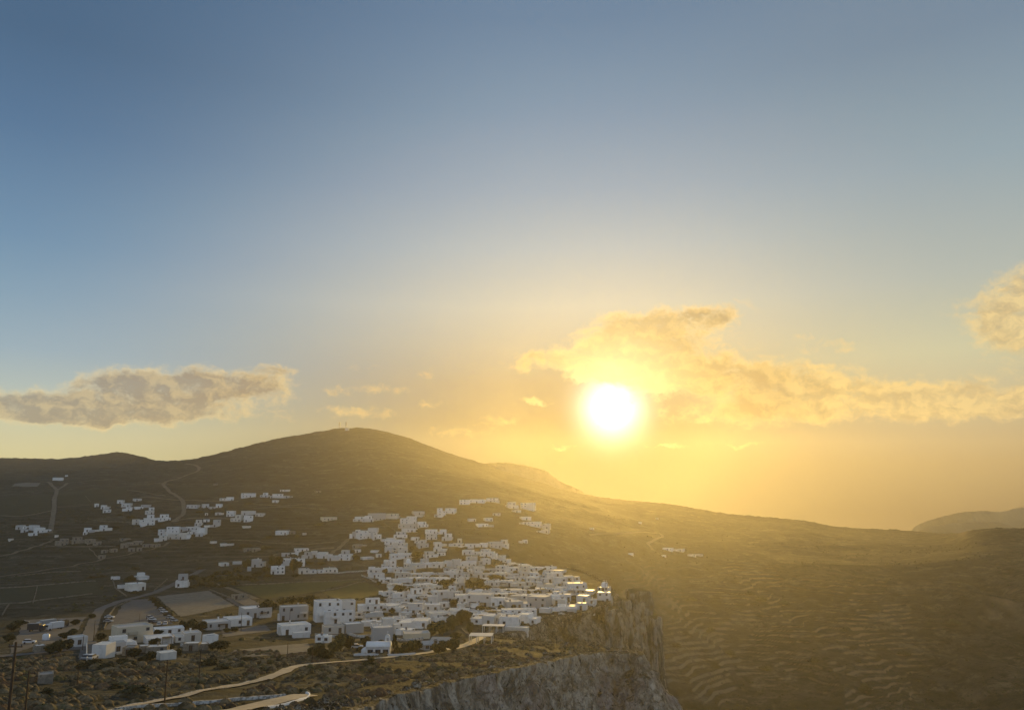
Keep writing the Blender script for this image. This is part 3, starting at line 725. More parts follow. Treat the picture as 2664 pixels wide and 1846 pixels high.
NUM = {1: 'single-storey', 2: 'two-storey', 3: 'three-storey', 4: 'four-storey'}
def label_houses():
    groups = {}
    for d in SPECS: groups.setdefault(d['cl'], []).append(d)
    for cl, ds in groups.items():
        ds.sort(key=lambda d: (d['px'], d['py']))
        for i, d in enumerate(ds):
            what = {'white': 'white', 'cream': 'cream', 'stone': 'bare stone'}[d.get('mat', 'white')]
            form = {'cube': 'box house', 'step': 'stepped house', 'set': 'set-back house'}.get(d['kind'], 'house')
            if d.get('blank'): form = 'windowless block'
            lab = d.get('label') or f"{what} {NUM[min(d['n'], 4)]} {form}, {ORD[i]} {PHRASE[cl]}"
            tag(d['obj'], lab, d['cat'], {'outbuilding': 'windowless outbuildings', 'stone house': 'bare stone houses'}.get(d['cat'], 'white houses of the hill town'))

PHRASE = dict(
 ridge='below the bare western ridge', hamA='in hamlet above the winding track', hamB='among cubes over the dark cluster', hamC='at the far left roadside',
 ruin1='in row of stone ruins by track', ruin2='among ruins below the big cluster', ruin0='on terrace above the stone ruins', big='in largest cluster of the plain', bigr='around court right of largest cluster', up1='beside the winding track junction', foot='at the foot of antenna hill',
 mid1='in cluster under antenna hill foot', lone='alone on the mid fields', hosp='in long hillside group above town', fan='in terraced group on bare knoll', wallr='along walls of middle fields', town1='in straggling row behind green field', town2='along the green field edge', yard='in farmyard by the lower road', fork='near the road fork',
 front='in front group beside car park', school='around the school yard', hotel='in row before the big hotel', chap='behind the little chapel', lane='along lane above chapel trees', lane2='in lane behind the pergola terrace', terr='beside the terrace trees', slopeA='highest on the golden slope', slopeB='scattered on the golden slope', slopeC='in faint group on golden slope',
 stair1='in upper strip climbing the hill', stair2='in middle strip climbing the hill', stair3='in lower strip climbing the hill', edge1='on upper right fringe of town', edge2='on right fringe under terraces', rowA='in back row of old town', rowB='in second row of old town', rowC='in third row of old town', rowD='in fourth row of old town', rowE='in fifth row of old town', rowF='in sixth row of old town', rowG='in seventh row of old town', cliffA='in row above the cliff bay', cliffB='stepping down the cliff bay', kastro='on the cliff castle rim', kastro2='in row behind castle rim', valley='across the golden valley', fillA='along upper edge of town gardens', fillB='in narrow lane behind chapel row', fillC='beside the tall blank house', fillD='tucked behind chapel lane trees', fillE='between pergola grove and lane', fillF='below the castle quarter roofs', fillG='inside the castle quarter', fillH='facing the church gardens', fillI='beneath the balconied hotel row', fillJ='above back row of old town', fillK='at the upper rim of old town')
GROUP = {}
HOUSE_GROUP = 'white houses of the hill town'

S_ = dict(mat='stone'); B_ = dict(blank=1); C_ = dict(mat='cream')
H('ridge', [(151,1249.5,24,8,B_),(173,1239,7,4,B_)])
H('hamA', [(251,1318,10,9),(275,1323,20,10),(278,1333,19,9),(314,1309,15,9),(330,1318,22,10),(331,1329,23,11),(357,1303,17,7),(360,1324,20,7),(380,1320,20,8),(394,1327,12,8)])
H('hamB', [(389,1337,22,10),(353,1364,16,14),(392,1356,30,18),(382,1366,34,15),(426,1355,30,18)])
H('hamC', [(58,1376,26,11),(63,1384,17,8),(94,1379,28,14),(110,1385,36,14),(85,1393,18,8),(28,1406,11,6),(147,1397,9,6)])
H('ruin0', [(228,1383,16,11),(222,1390,9,7),(275,1380,28,15),(249,1383,25,5,B_)])
H('ruin1', [(160,1419,31,19),(202,1413,33,17),(234,1414,20,13),(252,1418,20,11)], mat='stone', roof='roof_grey')
H('ruin2', [(325,1406,25,6),(324,1425,18,13),(350,1418,40,12),(384,1423,24,9),(406,1423,20,9),(342,1434,17,10),(362,1433,13,10),(272,1438,15,9),(295,1436,16,10),(265,1453,16,10)], mat='stone', roof='roof_grey')
H('big', [(425,1391,25,15),(450,1394,31,25),(417,1408,31,17),(453,1402,27,15),(477,1382,20,12),(481,1402,28,17),(494,1379,18,10),(501,1389,23,12),(512,1379,14,11),(525,1392,22,20),(519,1395,18,10)])
H('bigr', [(517,1367,18,16),(537,1357,16,7),(564,1370,18,19),(544,1371,24,4,B_)])
H('up1', [(503,1322,28,10),(534,1320,15,10),(570,1320,14,10),(551,1323,14,6),(571,1339,22,7),(537,1340,7,6),(590,1302,35,10)])
H('foot', [(646,1294,37,12),(689,1293,21,12),(722,1295,36,11),(751,1294.5,22,6),(742,1278,25,5),(717,1307,15,7),(561,1262,11,4,S_),(827,1281,14,5,S_)])
H('mid1', [(601,1343,20,15),(617,1356,28,18),(646,1339,33,11),(646,1357,23,17),(677,1343,20,9),(641,1373,20,6,B_)])
H('lone', [(735,1391,31,12),(759,1389,18,9,S_),(792,1391,10,5),(855,1354,38,10,dict(mat='cream',kind='cube',label='long cream house with dark arches, alone below antenna hill',n=1))])
H('hosp', [(935,1356,32,13),(957,1357,30,16),(980,1354,42,20),(1019,1349,38,14)])
H('fan', [(918,1400,16,18),(931,1386,10,9),(960,1388,46,16),(948,1401,40,16),(978,1402,23,19)])
H('wallr', [(555,1413,14,4,B_),(590,1419,34,4,B_),(643,1434,20,9,S_),(665,1434,22,9,S_),(936,1424,36,9,S_),(955,1455,31,8),(985,1449,15,9),(975,1437,20,4,B_),(928,1437,20,9)])
H('town1', [(784,1434,35,9),(743,1447,20,10),(767,1446,18,9),(800,1452,26,17),(817,1449,15,17),(845,1452,36,17),(866,1458,28,14),(899,1457,32,27),(750,1471,34,20),(781,1473,20,21)])
H('town2', [(673,1475,32,22),(648,1485,10,12,B_),(617,1467,23,7,B_),(582,1472,20,10),(722,1493,34,22,dict(yaw=.05,n=2,kind='cube')),(799,1492,45,15,dict(n=1,yaw=.1)),(850,1490,48,14,dict(n=1,yaw=.1))])
H('fork', [(351,1536,42,22,dict(n=2,kind='cube')),(367,1507,30,19,dict(n=2,kind='set')),(473,1527,30,35,dict(n=2,kind='set',yaw=-.1)),(315,1530,16,4,B_),(300,1507,17,6,B_)])
H('front', [(341,1671,84,50,dict(n=2,kind='cube',yaw=.28,d=9,mat='cream',roof='roof_grey',label='large beige two-storey house behind white blocks beside the car park')),
   (306,1686,72,34,dict(yaw=.25,d=6,n=2)),(268,1711,36,42,dict(yaw=-.45,n=1,blank=1,d=6)),(303,1699,36,33,dict(n=2,kind='cube',yaw=.2)),(338,1705,29,27,dict(mat='stone',kind='cube')),(374,1696,24,20,S_),(410,1698,50,20,dict(mat='stone',n=1)),(432,1715,40,24,dict(n=1,blank=1,yaw=.3)),
   (438,1650,70,22,dict(n=1,kind='cube',yaw=.12,d=7)),(411,1674,64,22,dict(n=1)),(485,1669,62,29,dict(n=1,kind='step',yaw=.2)),(499,1692,38,24,dict(n=1,mat='stone')),(546,1679,30,30,dict(n=1,blank=1,yaw=.4)),(528,1690,22,18,dict(n=1,mat='stone'))])
H('yard', [(200,1681,36,30,dict(n=1,kind='cube',yaw=.35)),(102,1695,24,12,dict(n=1,kind='cube',mat='stone',roof='roof')),(117,1777,34,14,dict(n=1,mat='stone',kind='cube',blank=1,label='low stone hut standing in the scrub near utility poles'))])
H('school', [(562,1637,60,28,dict(n=1,kind='cube',yaw=.22,d=10,roof='roof')),(617,1628,62,27,dict(n=1,kind='cube',yaw=.22,d=10,roof='roof')),(663,1606,70,32,dict(n=1,kind='cube',yaw=.25,d=12,roof='roof')),(622,1558,37,14,dict(n=1,kind='cube',yaw=.2,d=3.5,mat='stone',roof='roof_grey')),
   (763,1612,70,39,dict(n=2,kind='cube',yaw=.12,d=7)),(764,1650,74,32,dict(n=1,kind='cube',yaw=.25,d=9,roof='roof')),(783,1658,42,10,dict(n=1,blank=1,yaw=.2,d=3))])
H('hotel', [(851,1617,66,58,dict(n=3,kind='cube',yaw=.15,d=9,roof='roof',name='hotel',label='big white three-storey hotel block at the left of the hotel row')),(901,1613,40,54,dict(n=3,kind='cube',yaw=.12,d=7,label='right half of the white hotel, with two rows of small windows')),(880,1622,74,34,dict(n=2,kind='cube',yaw=.12,d=4)),
   (965,1589,68,34,dict(n=2,kind='set',yaw=.1,d=7)),(866,1648,51,25,dict(n=1,kind='cube',yaw=.2,d=6,roof='roof_grey')),(842,1671,36,22,dict(n=1,kind='step')),(917,1646,47,29,dict(n=1,yaw=.3,blank=1)),(993,1673,50,46,dict(n=2,kind='cube',yaw=.15,blank=1,d=6)),(1016,1649,46,44,dict(n=2,kind='step',yaw=.1))])
H('chap', [(1036,1569,46,27,dict(n=2,kind='set')),(1088,1561,42,32,dict(n=2,kind='set')),(1070,1566,22,20),(1146,1567,66,33,dict(n=2,kind='step',d=8)),(1029,1591,49,22),(1077,1597,50,30,dict(n=2)),(1124,1590,40,22),(1057,1603,28,12)])
H('lane', [(1078,1633,78,26,dict(n=2,kind='step')),(1138,1613,52,26),(1194,1601,54,20),(1054,1651,40,18),(1083,1661,66,21,dict(n=1,kind='cube',roof='roof_grey',mat='cream',blank=1,yaw=.1)),(1040,1616,34,14),(1100,1606,30,12)])
H('lane2', [(1200,1568,32,24),(1250,1577,64,36,dict(n=2,kind='cube',yaw=-.2)),(1295,1578,36,26,dict(n=2,kind='cube')),(1345,1583,64,24,dict(n=2)),(1404,1581,50,34,dict(n=2,kind='cube',yaw=-.35))])
H('terr', [(1350,1601,90,20,dict(n=1,d=6)),(1292,1599,33,12,C_),(1262,1625,64,30,dict(n=1)),(1327,1629,50,30,dict(n=2,yaw=-.15)),(1377,1627,50,35,dict(n=2,kind='step',yaw=-.3)),(1345,1643,60,15,dict(n=1,kind='cube',yaw=-.2,d=4))])
H('stair1', [(1063,1353,42,11),(1062,1362,42,13),(1098,1371,28,15),(1063,1374,50,12),(1065,1384,40,10),(1042,1399,36,17),(1088,1338,29,9),(1092,1344,20,4,B_),(1148,1340,23,19),(1173,1336,25,15),(1142,1345,22,8)])
H('stair2', [(1122,1388,30,12),(1146,1389,30,13),(1122,1403,30,16),(1164,1406,26,19),(1094,1413,28,10),(1099,1425,28,13),(1145,1421,32,12),(1146,1434,34,12,dict(roof='roof')),(1120,1450,34,17),(1148,1445,22,9)])
H('stair3', [(1010,1408,38,10),(1027,1416,48,14),(1031,1426,54,15),(1018,1437,32,15),(1046,1438,26,17),(1046,1453,66,15),(1080,1405,20,9)])
H('slopeA', [(1209,1312,28,13),(1243,1308,40,10),(1281,1306,36,11),(1332,1322,30,17),(1374,1326,36,19),(1343,1332,24,6)])
H('slopeB', [(1292,1341,20,7),(1227,1356,20,8),(1270,1355,21,9),(1254,1370,28,9),(1276,1370,16,5)])
H('slopeC', [(1367,1352,25,9),(1365,1364,30,7),(1391,1370,34,14),(1416,1375,30,14),(1413,1386,32,10),(1354,1412,10,6),(1366,1412,11,9)])
H('edge1', [(1196,1411,12,11,C_),(1187,1421,34,9),(1229,1423,40,10),(1259,1423,20,12),(1287,1425,32,17),(1311,1424,26,21),(1212,1427,36,5,dict(roof='roof',blank=1))])
H('edge2', [(1226,1443,44,14),(1264,1437,24,10),(1268,1447,36,14),(1227,1467,30,21),(1258,1469,32,18),(1284,1452,18,14),(1302,1457,22,14),(1310,1463,32,10),(1331,1472,20,10),(1345,1477,26,12),(1363,1480,24,14)])
H('valley', [(1641,1443,14,5),(1665,1361,8,4),(1709,1350,7,4),(1738,1432,26,8),(1765,1434,30,8),(1727,1448,10,4),(1800,1447,22,5),(1820,1446,16,5),(1540,1377,10,5)])
H('kastro', [(1572,1566,34,28,dict(n=2,kind='cube',yaw=-.1,d=6)),(1540,1572,26,16),(1518,1566,30,20),(1470,1563,30,20),(1443,1567,24,22),(1476,1588,50,17,dict(n=1)),(1514,1586,26,20),(1542,1586,16,16)])
H('kastro2', [(1496,1534,50,22),(1478,1513,24,17),(1499,1512,16,14),(1444,1492,50,12),(1440,1500,40,13),(1434,1528,28,12),(1530,1546,34,14),(1462,1538,34,14)])
rr_ = random.Random(5)
def row(cl, x0, y0, x1, y1, wl, wh, hl, hh, skip=0):
    x = x0
    while x < x1:
        w = rr_.uniform(wl, wh); t = (x + w / 2 - x0) / (x1 - x0)
        if rr_.random() >= skip: H(cl, [(x + w / 2, y0 + (y1 - y0) * t + rr_.uniform(-2, 2), w, rr_.uniform(hl, hh))])
        x += w * rr_.uniform(.86, 1.02)
row('rowA', 998, 1478, 1215, 1474, 24, 38, 14, 24, .05)
row('rowB', 960, 1490, 1380, 1488, 26, 42, 12, 20, .04)
row('rowC', 962, 1503, 1410, 1502, 24, 40, 12, 18, .04)
row('rowD', 985, 1515, 1440, 1514, 26, 44, 11, 17, .06)
row('rowE', 1010, 1530, 1470, 1524, 26, 48, 11, 17, .25)
row('rowF', 1270, 1545, 1500, 1540, 30, 54, 10, 15, .08)
row('rowG', 1330, 1559, 1450, 1553, 30, 50, 10, 14, .05)
row('cliffA', 1405, 1597, 1440, 1592, 24, 34, 12, 16)

row('fillA', 985, 1552, 1300, 1548, 18, 30, 11, 19, .12)
row('fillB', 1000, 1580, 1250, 1579, 18, 28, 11, 17, .12)
row('fillC', 1000, 1626, 1060, 1624, 20, 30, 14, 22, .2)
row('fillD', 1090, 1622, 1180, 1616, 18, 28, 12, 18, .1)
row('fillE', 1210, 1612, 1330, 1608, 22, 34, 11, 17, .05)
row('fillF', 1370, 1572, 1450, 1572, 22, 32, 12, 18, .15)
row('fillG', 1440, 1548, 1520, 1548, 20, 32, 12, 16, .1)
row('fillH', 1180, 1558, 1340, 1553, 24, 38, 10, 16, .2)
row('fillI', 925, 1606, 985, 1604, 20, 30, 12, 16, .2)
row('fillJ', 1050, 1466, 1180, 1466, 18, 30, 10, 16, .25)
row('fillK', 1330, 1484, 1430, 1484, 18, 30, 10, 14, .2)

row('fillL', 1010, 1540, 1190, 1536, 16, 26, 9, 15, .35)
row('fillM', 1010, 1566, 1200, 1562, 16, 26, 10, 15, .3)
row('fillN', 940, 1628, 1010, 1626, 16, 26, 11, 16, .1)
row('fillO', 1100, 1602, 1290, 1598, 18, 30, 10, 16, .25)
PHRASE.update(fillL='along lower edge of town gardens', fillM='in the crowded middle lanes', fillN='below the balconied hotel row', fillO='above the pergola grove trees')
row('outA', 985, 1548, 1260, 1541, 9, 16, 5, 9, .62)
row('outB', 1010, 1572, 1330, 1566, 9, 18, 5, 10, .6)
row('outC', 1000, 1611, 1200, 1606, 9, 18, 5, 10, .55)
row('outD', 1230, 1603, 1400, 1606, 9, 18, 5, 9, .6)
row('outE', 925, 1634, 1060, 1640, 9, 18, 6, 10, .55)
row('outF', 960, 1484, 1100, 1484, 9, 16, 5, 9, .6)
for d in SPECS:
    if d['cl'].startswith('out'): d['blank'] = 1; d['n'] = 1
PHRASE.update(outA='in the upper town gardens', outB='among lanes behind the chapel row', outC='behind the chapel lane houses', outD='near the terrace lane', outE='around courtyard below the hotel', outF='at the back of old town')
MAT['field_stone'] = mat('lichened_field_stone', m_flat((.17, .155, .125), (.075, .07, .055), .5), .95, .1)
MAT['rubble_white'] = mat('whitewashed_rubble', m_flat((.50, .49, .46), (.20, .19, .17), 1.6, .44, .56), .9, .1)
_hr = random.Random(77)
for d in SPECS: build_house(d, _hr)
label_houses()

# ------------------------------------------------------------------ roads, paths, fields draped on the land
PATHS = []
def resample(P, step):
    P = np.array(P, float); s = np.r_[0, np.cumsum(np.linalg.norm(np.diff(P, axis=0), axis=1))]
    n = max(3, int(s[-1] / step)); t = np.linspace(0, s[-1], n)
    Q = np.stack([np.interp(t, s, P[:, i]) for i in range(2)], 1)
    for _ in range(3): Q[1:-1] = (Q[:-2] + 2 * Q[1:-1] + Q[2:]) / 4
    return Q
def strip(name, pts, width, m, lift=.14, step=2.0, kind='structure', keep=True):
    Q = resample([at(*p)[:2] for p in pts], step)
    t = np.gradient(Q, axis=0); t /= np.linalg.norm(t, axis=1)[:, None] + 1e-9; nn = np.stack([-t[:, 1], t[:, 0]], 1)
    k = 5; vs = []
    wv = width * (1 + .16 * fbm(np.arange(len(Q)) / 3.0, np.zeros(len(Q)), seed=len(PATHS) + 300))
    for i, c in enumerate(Q):
        for j in np.linspace(-.5, .5, k):
            x, y = c + nn[i] * j * wv[i]; vs.append((x, y, ground(x, y) + lift))
    if keep: PATHS.append((Q, width))
    return tag(mesh_obj(name, vs, grid_faces(len(Q), k), m, smooth=True), kind=kind)
def patch(name, quad, m, lift=.1, n=26):
    c = [np.array(at(*p)[:2]) for p in quad]; vs = []
    us = np.linspace(0, 1, n); rg = np.random.RandomState(int(quad[0][0]) + 3)
    for i, u in enumerate(us):
        for j, v in enumerate(us):
            p = (c[0] * (1 - u) + c[1] * u) * (1 - v) + (c[3] * (1 - u) + c[2] * u) * v
            if i in (0, n - 1) or j in (0, n - 1): p = p + rg.uniform(-.5, .5, 2)
            vs.append((p[0], p[1], ground(p[0], p[1]) + lift))
    return tag(mesh_obj(name, vs, grid_faces(n, n), m, smooth=True), kind='structure')
patch('parking_lot', [(328,1560), (393,1557), (450,1622), (268,1638)], MAT['asphalt'], .10)
patch('sports_ground', [(408,1551), (542,1536), (612,1574), (470,1604)], MAT['gravel'], .10)
patch('sports_court', [(588,1556), (640,1550), (678,1570), (616,1576)], MAT['asphalt'], .12)
patch('field', [(612,1526), (950,1507), (832,1538), (690,1557)], MAT['grass'], .10)
patch('field', [(837,1539), (952,1514), (1012,1544), (884,1563)], MAT['grass'], .11)
patch('field', [(0,1530), (92,1524), (84,1570), (-20,1574)], MAT['field'], .10)
patch('field', [(97,1524), (250,1512), (268,1545), (90,1566)], MAT['field'], .12)
patch('yard', [(60,1612), (224,1604), (182,1662), (22,1702)], MAT['asphalt'], .10)
patch('school_yard', [(576,1638), (690,1625), (706,1640), (582,1656)], MAT['asphalt'], .10)
patch('field', [(606,1690), (800,1673), (812,1692), (610,1716)], MAT['gravel'], .10)
patch('field', [(150,1278), (330,1268), (330,1300), (150,1312)], MAT['field'], .3)
patch('field', [(0,1295), (130,1284), (134,1330), (0,1346)], MAT['field'], .3)
patch('field', [(456,1266), (556,1266), (560,1292), (486,1296)], MAT['field'], .45)
patch('clearing', [(38,1258), (106,1256), (98,1266), (30,1266)], MAT['gravel'], .5)
patch('clearing', [(1265,1640), (1325,1632), (1330,1646), (1280,1655)], MAT['gravel'], .10, 12)
strip('road', [(529,1480), (490,1500), (443,1524), (405,1540), (370,1550), (310,1564), (262,1583), (250,1600), (242,1621), (236,1640), (227,1658), (212,1678), (190,1690), (100,1698), (0,1706), (-60,1712)], 5.0, MAT['asphalt'], .2)
strip('driveway', [(232,1668), (231,1690), (230,1716)], 5.2, MAT['asphalt'], .26)
strip('dirt_road', [(482,1206), (505,1209), (518,1215), (518,1222), (510,1228), (480,1238), (448,1248), (430,1254), (424,1260), (430,1268), (448,1283), (466,1294), (476,1304), (479,1327), (476,1340), (460,1350), (448,1358)], 5, MAT['dirt'], .55, 4)
strip('dirt_road', [(104,1253), (125,1253), (134,1262), (148,1274), (146,1286), (141,1298), (141,1322), (136,1355), (130,1387)], 5, MAT['dirt'], .5, 4)
strip('dirt_road', [(148,1276), (160,1268), (175,1256), (230,1250), (310,1246)], 4, MAT['dirt'], .5, 4)
strip('dirt_road', [(0,1341), (52,1344), (100,1336), (141,1327)], 4, MAT['dirt'], .4, 4)
strip('dirt_road', [(151,1319), (200,1316), (250,1311)], 3, MAT['dirt'], .4, 4)
strip('dirt_road', [(-20,1454), (30,1441), (78,1426), (120,1412), (141,1403)], 4, MAT['dirt'], .3, 3)
strip('dirt_road', [(365,1292), (420,1297), (474,1301), (540,1303), (620,1304)], 4, MAT['dirt'], .4, 4)
strip('dirt_road', [(300,1268), (360,1262), (427,1256)], 3, MAT['dirt'], .5, 4)
strip('dirt_road', [(448,1358), (480,1349), (547,1347), (600,1350)], 3.5, MAT['dirt'], .4, 4)
strip('dirt_road', [(-20,1503), (70,1490), (156,1477), (260,1457), (340,1440), (400,1428), (432,1418), (440,1410)], 3, MAT['dirt'], .35, 3)
strip('dirt_road', [(860,1440), (884,1422), (900,1408), (914,1398)], 4, MAT['dirt'], .25, 2)
strip('dirt_road', [(600,1450), (700,1446), (790,1430), (870,1424)], 3, MAT['dirt'], .25, 3)
strip('dirt_road', [(1699,1432), (1690,1420), (1684,1413), (1704,1404), (1724,1397), (1722,1390), (1712,1385), (1665,1384), (1600,1389), (1534,1392)], 4, MAT['dirt'], .6, 4)
strip('dirt_road', [(560,1518), (600,1531), (640,1546), (668,1558)], 3.5, MAT['dirt'], .2)
strip('path', [(200,1872), (326,1840), (420,1822), (505,1804), (580,1788), (650,1776), (690,1766)], 2.0, MAT['paving'], .25, 1.2)
strip('path', [(688,1767), (730,1752), (770,1734), (800,1728), (826,1726), (943,1717), (1000,1711), (1073,1704), (1130,1694), (1180,1687), (1220,1675), (1258,1655)], 3.6, MAT['paving'], .25, 1.2)
strip('path', [(796,1808), (745,1819), (690,1832), (600,1850), (470,1884)], 5.2, MAT['paving'], .3, 1.0)

# ------------------------------------------------------------------ dry stone and whitewashed walls
def wall(pts, h, t, m, label, group, name='stone_wall', step=1.6):
    Q = resample([at(*p)[:2] for p in pts], step); n = len(Q)
    tt = np.gradient(Q, axis=0); tt /= np.linalg.norm(tt, axis=1)[:, None] + 1e-9; nn = np.stack([-tt[:, 1], tt[:, 0]], 1)
    hh = h * (1 + .22 * fbm(np.arange(n) / 2.0, np.full(n, n * .37), seed=n))
    g = np.array([ground(x, y) for x, y in Q]); rings = []
    for a, b in ((-.5, -1), (-.42, 1), (.42, 1), (.5, -1)):
        p = Q + nn * a * t; z = g + (hh if b > 0 else -.8); rings.append(np.c_[p, z])
    V = np.stack(rings, 1).reshape(-1, 3); A = np.arange(n * 4).reshape(n, 4)
    fs = np.stack([A[:-1], A[1:], np.roll(A, -1, 1)[1:], np.roll(A, -1, 1)[:-1]], -1).reshape(-1, 4)
    fs = np.concatenate([fs, [A[0][::-1]], [A[-1]]])
    return tag(mesh_obj(name, V, fs, m), label, 'wall', group)
FW = 'dry stone field walls'
for pts, lab in [([(85,1570), (92,1548), (97,1524)], 'short dry stone wall between the two dark fields at far left'),
        ([(-10,1572), (60,1569), (92,1563), (240,1545)], 'long dry stone wall along the near side of the dark fields'),
        ([(0,1530), (60,1527), (160,1518), (250,1511)], 'dry stone wall along the upper edge of the dark left fields'),
        ([(5,1602), (16,1582), (24,1572)], 'stub of dry stone wall running down from the corner of the left field'),
        ([(292,1505), (300,1530), (330,1552)], 'bent stone wall enclosing the garden of the arched white house'),
        ([(400,1537), (420,1520), (436,1506)], 'stone wall beside the road opposite the tall narrow white house'),
        ([(222,1290), (232,1302), (236,1306)], 'short stone wall on the slope above the left hamlet'),
        ([(330,1274), (360,1278), (400,1286), (430,1290)], 'stone wall curving below the winding dirt track'),
        ([(230,1350), (300,1357), (350,1360)], 'stone wall on the slope left of the cube cluster'),
        ([(232,1425), (246,1440), (258,1452)], 'diagonal stone wall among the stone ruins'),
        ([(120,1420), (200,1422), (300,1421)], 'stone terrace wall running under the row of ruins'),
        ([(30,1500), (140,1488), (210,1486)], 'long low stone wall across the dark plain at left'),
        ([(640,1310), (730,1316), (820,1310)], 'stone terrace wall under the houses at antenna hill foot'),
        ([(660,1322), (760,1318), (850,1326)], 'second stone terrace wall lower on the antenna hill foot'),
        ([(600,1404), (700,1412), (800,1418), (880,1406)], 'stone wall along the far side of the middle fields'),
        ([(620,1522), (700,1519), (830,1513), (945,1505)], 'pale wall along the upper edge of the green field'),
        ([(833,1538), (880,1531), (952,1513)], 'pale wall dividing the two green fields'),
        ([(545,1534), (600,1556), (660,1588)], 'low wall down the side of the gravel sports ground'),
        ([(270,1637), (284,1600), (300,1578), (340,1562)], 'pale kerb wall curving round the car park'),
        ([(1000,1362), (1060,1398), (1000,1402)], 'stone terrace wall between knoll houses and upper strip'),
        ([(1200,1636), (1216,1652), (1240,1656), (1258,1650)], 'curved stone wall of the sunken terrace below town')]:
    wall(pts, .75, .55, MAT['field_stone'], lab, FW)
wall([(300,1848), (400,1838), (500,1831), (600,1824), (680,1817), (742,1811)], .55, .6, MAT['rubble_white'], 'whitewashed rubble wall along the upper side of the zigzag path', 'whitewashed path walls', 'path_wall', 1.0)
wall([(230,1864), (330,1836), (505,1800), (650,1771)], .3, .35, MAT['rubble_white'], 'low whitewashed kerb along the narrow path across the scrub', 'whitewashed path walls', 'path_wall', 1.0)
wall([(797,1803), (806,1809), (800,1816), (760,1829), (690,1842)], .4, .4, MAT['white'], 'pale stone kerb round the tip of the zigzag path', 'whitewashed path walls', 'path_wall', .8)
wall([(226,1720), (225,1690), (224,1672)], 1.1, .3, MAT['white'], 'thin white wall beside the driveway with two parked cars', 'whitewashed path walls', 'path_wall', 1.0)
wall([(920,1705), (975,1704), (1040,1706), (1080,1702)], .7, .4, MAT['white'], 'low white churchyard wall round the little chapel', 'whitewashed path walls', 'path_wall', 1.0)

# ------------------------------------------------------------------ churches and other single buildings
def place(name, px, py, back=0, yaw=0.0):
    X, Y, Z, m = scale_at(px, py); fa = math.atan2(X, Y)
    return empty(name, (X + math.sin(fa) * back, Y + math.cos(fa) * back, Z), -fa + yaw), m
def bell_gable(root, x, y, z, w, h, t=.6, m='white'):
    b = MB(); b.box(x - w / 2, x - w * .22, y - t / 2, y + t / 2, z, z + h * .62); b.box(x + w * .22, x + w / 2, y - t / 2, y + t / 2, z, z + h * .62)
    arc = [(x - w / 2, z + h * .62), (x + w / 2, z + h * .62)] + [(x + w / 2 * math.cos(a), z + h * .62 + h * .3 * math.sin(a)) for a in np.linspace(.15, math.pi - .15, 7)]
    b.prism(arc, y - t / 2, y + t / 2); b.box(x - .05, x + .05, y - .05, y + .05, z + h * .9, z + h * 1.22); b.box(x - .2, x + .2, y - .045, y + .045, z + h * 1.08, z + h * 1.14)
    return b.build('bell_gable', MAT[m], root)
r, m = place('chapel', 985, 1703, 2.5, -.12); w = 60 * m
b = MB(); b.box(-w / 2, w / 2, -2.2, 2.2, -1.5, 2.2); b.build('wall', MAT['white'], r)
b = MB(); b.prism([(2.45 * math.cos(a), 2.2 + 1.55 * math.sin(a)) for a in np.linspace(0, math.pi, 13)], -w / 2 - .15, w / 2 + .1, axis='x'); b.build('vault_roof', MAT['white'], r, True)
bell_gable(r, w / 2 - 1.0, .1, 2.6, 1.7, 3.6)
b = MB(); b.lathe([(1.9, 0), (1.9, 1.2), (1.2, 1.9), (0, 2.2)], 12, 0, -w / 2, 0); b.build('apse', MAT['white'], r, True)
for x in (-2.4, 0, 2.4): window(r, x, -2.2, .3, 1.5, 1.3)
tag(r, 'small whitewashed chapel with vaulted roof and bell gable beside the path', 'chapel')
def church(px, py, w, h, lab, yaw=0, bell=True):
    r, m = place('church', px, py, 4, yaw); W = w * m * .8; Hh = h * m * .5
    b = MB(); b.shell(-W / 2, W / 2, -4, 4, -2.5, Hh, Hh - .3); b.build('wall', MAT['white'], r)
    b = MB(); b.box(-W / 2 + .2, W / 2 - .2, -3.8, 3.8, Hh - .5, Hh - .28); b.build('roof', MAT['roof'], r)
    R_ = min(W * .26, 2.6); b = MB(); b.lathe([(R_ * 1.05, Hh - .5), (R_ * 1.05, Hh + R_ * .7), (R_, Hh + R_ * .75)] + [(R_ * math.cos(a), Hh + R_ * .75 + R_ * .95 * math.sin(a)) for a in np.linspace(.1, 1.5, 8)], 16); dm = b.build('dome', MAT['white'], r, True)
    b = MB(); zt = Hh + R_ * 1.7; b.box(-.06, .06, -.06, .06, zt, zt + 1.1); b.box(-.32, .32, -.05, .05, zt + .6, zt + .72); b.build('cross', MAT['white'], dm)
    if bell: bell_gable(r, W / 2 - 1.2, -3.4, Hh, 1.8, 3.4)
    door(r, 0, -4, .05, 1.3, 2.3)
    for x in (-W * .3, W * .3): window(r, x, -4, Hh * .45, .8, 1.2)
    tag(r, lab, 'church', 'churches of the old town')
church(1572, 1539, 36, 23, 'white domed church at the outer tip of the castle rim', -.2)
church(1200, 1532, 46, 32, 'white domed church in the middle of the old town gardens', .15)
church(1062, 1478, 30, 26, 'small white domed church in the back row of the old town', 0, False)
church(1003, 1481, 26, 24, 'small white church with bell gable at the left end of the old town', .1)
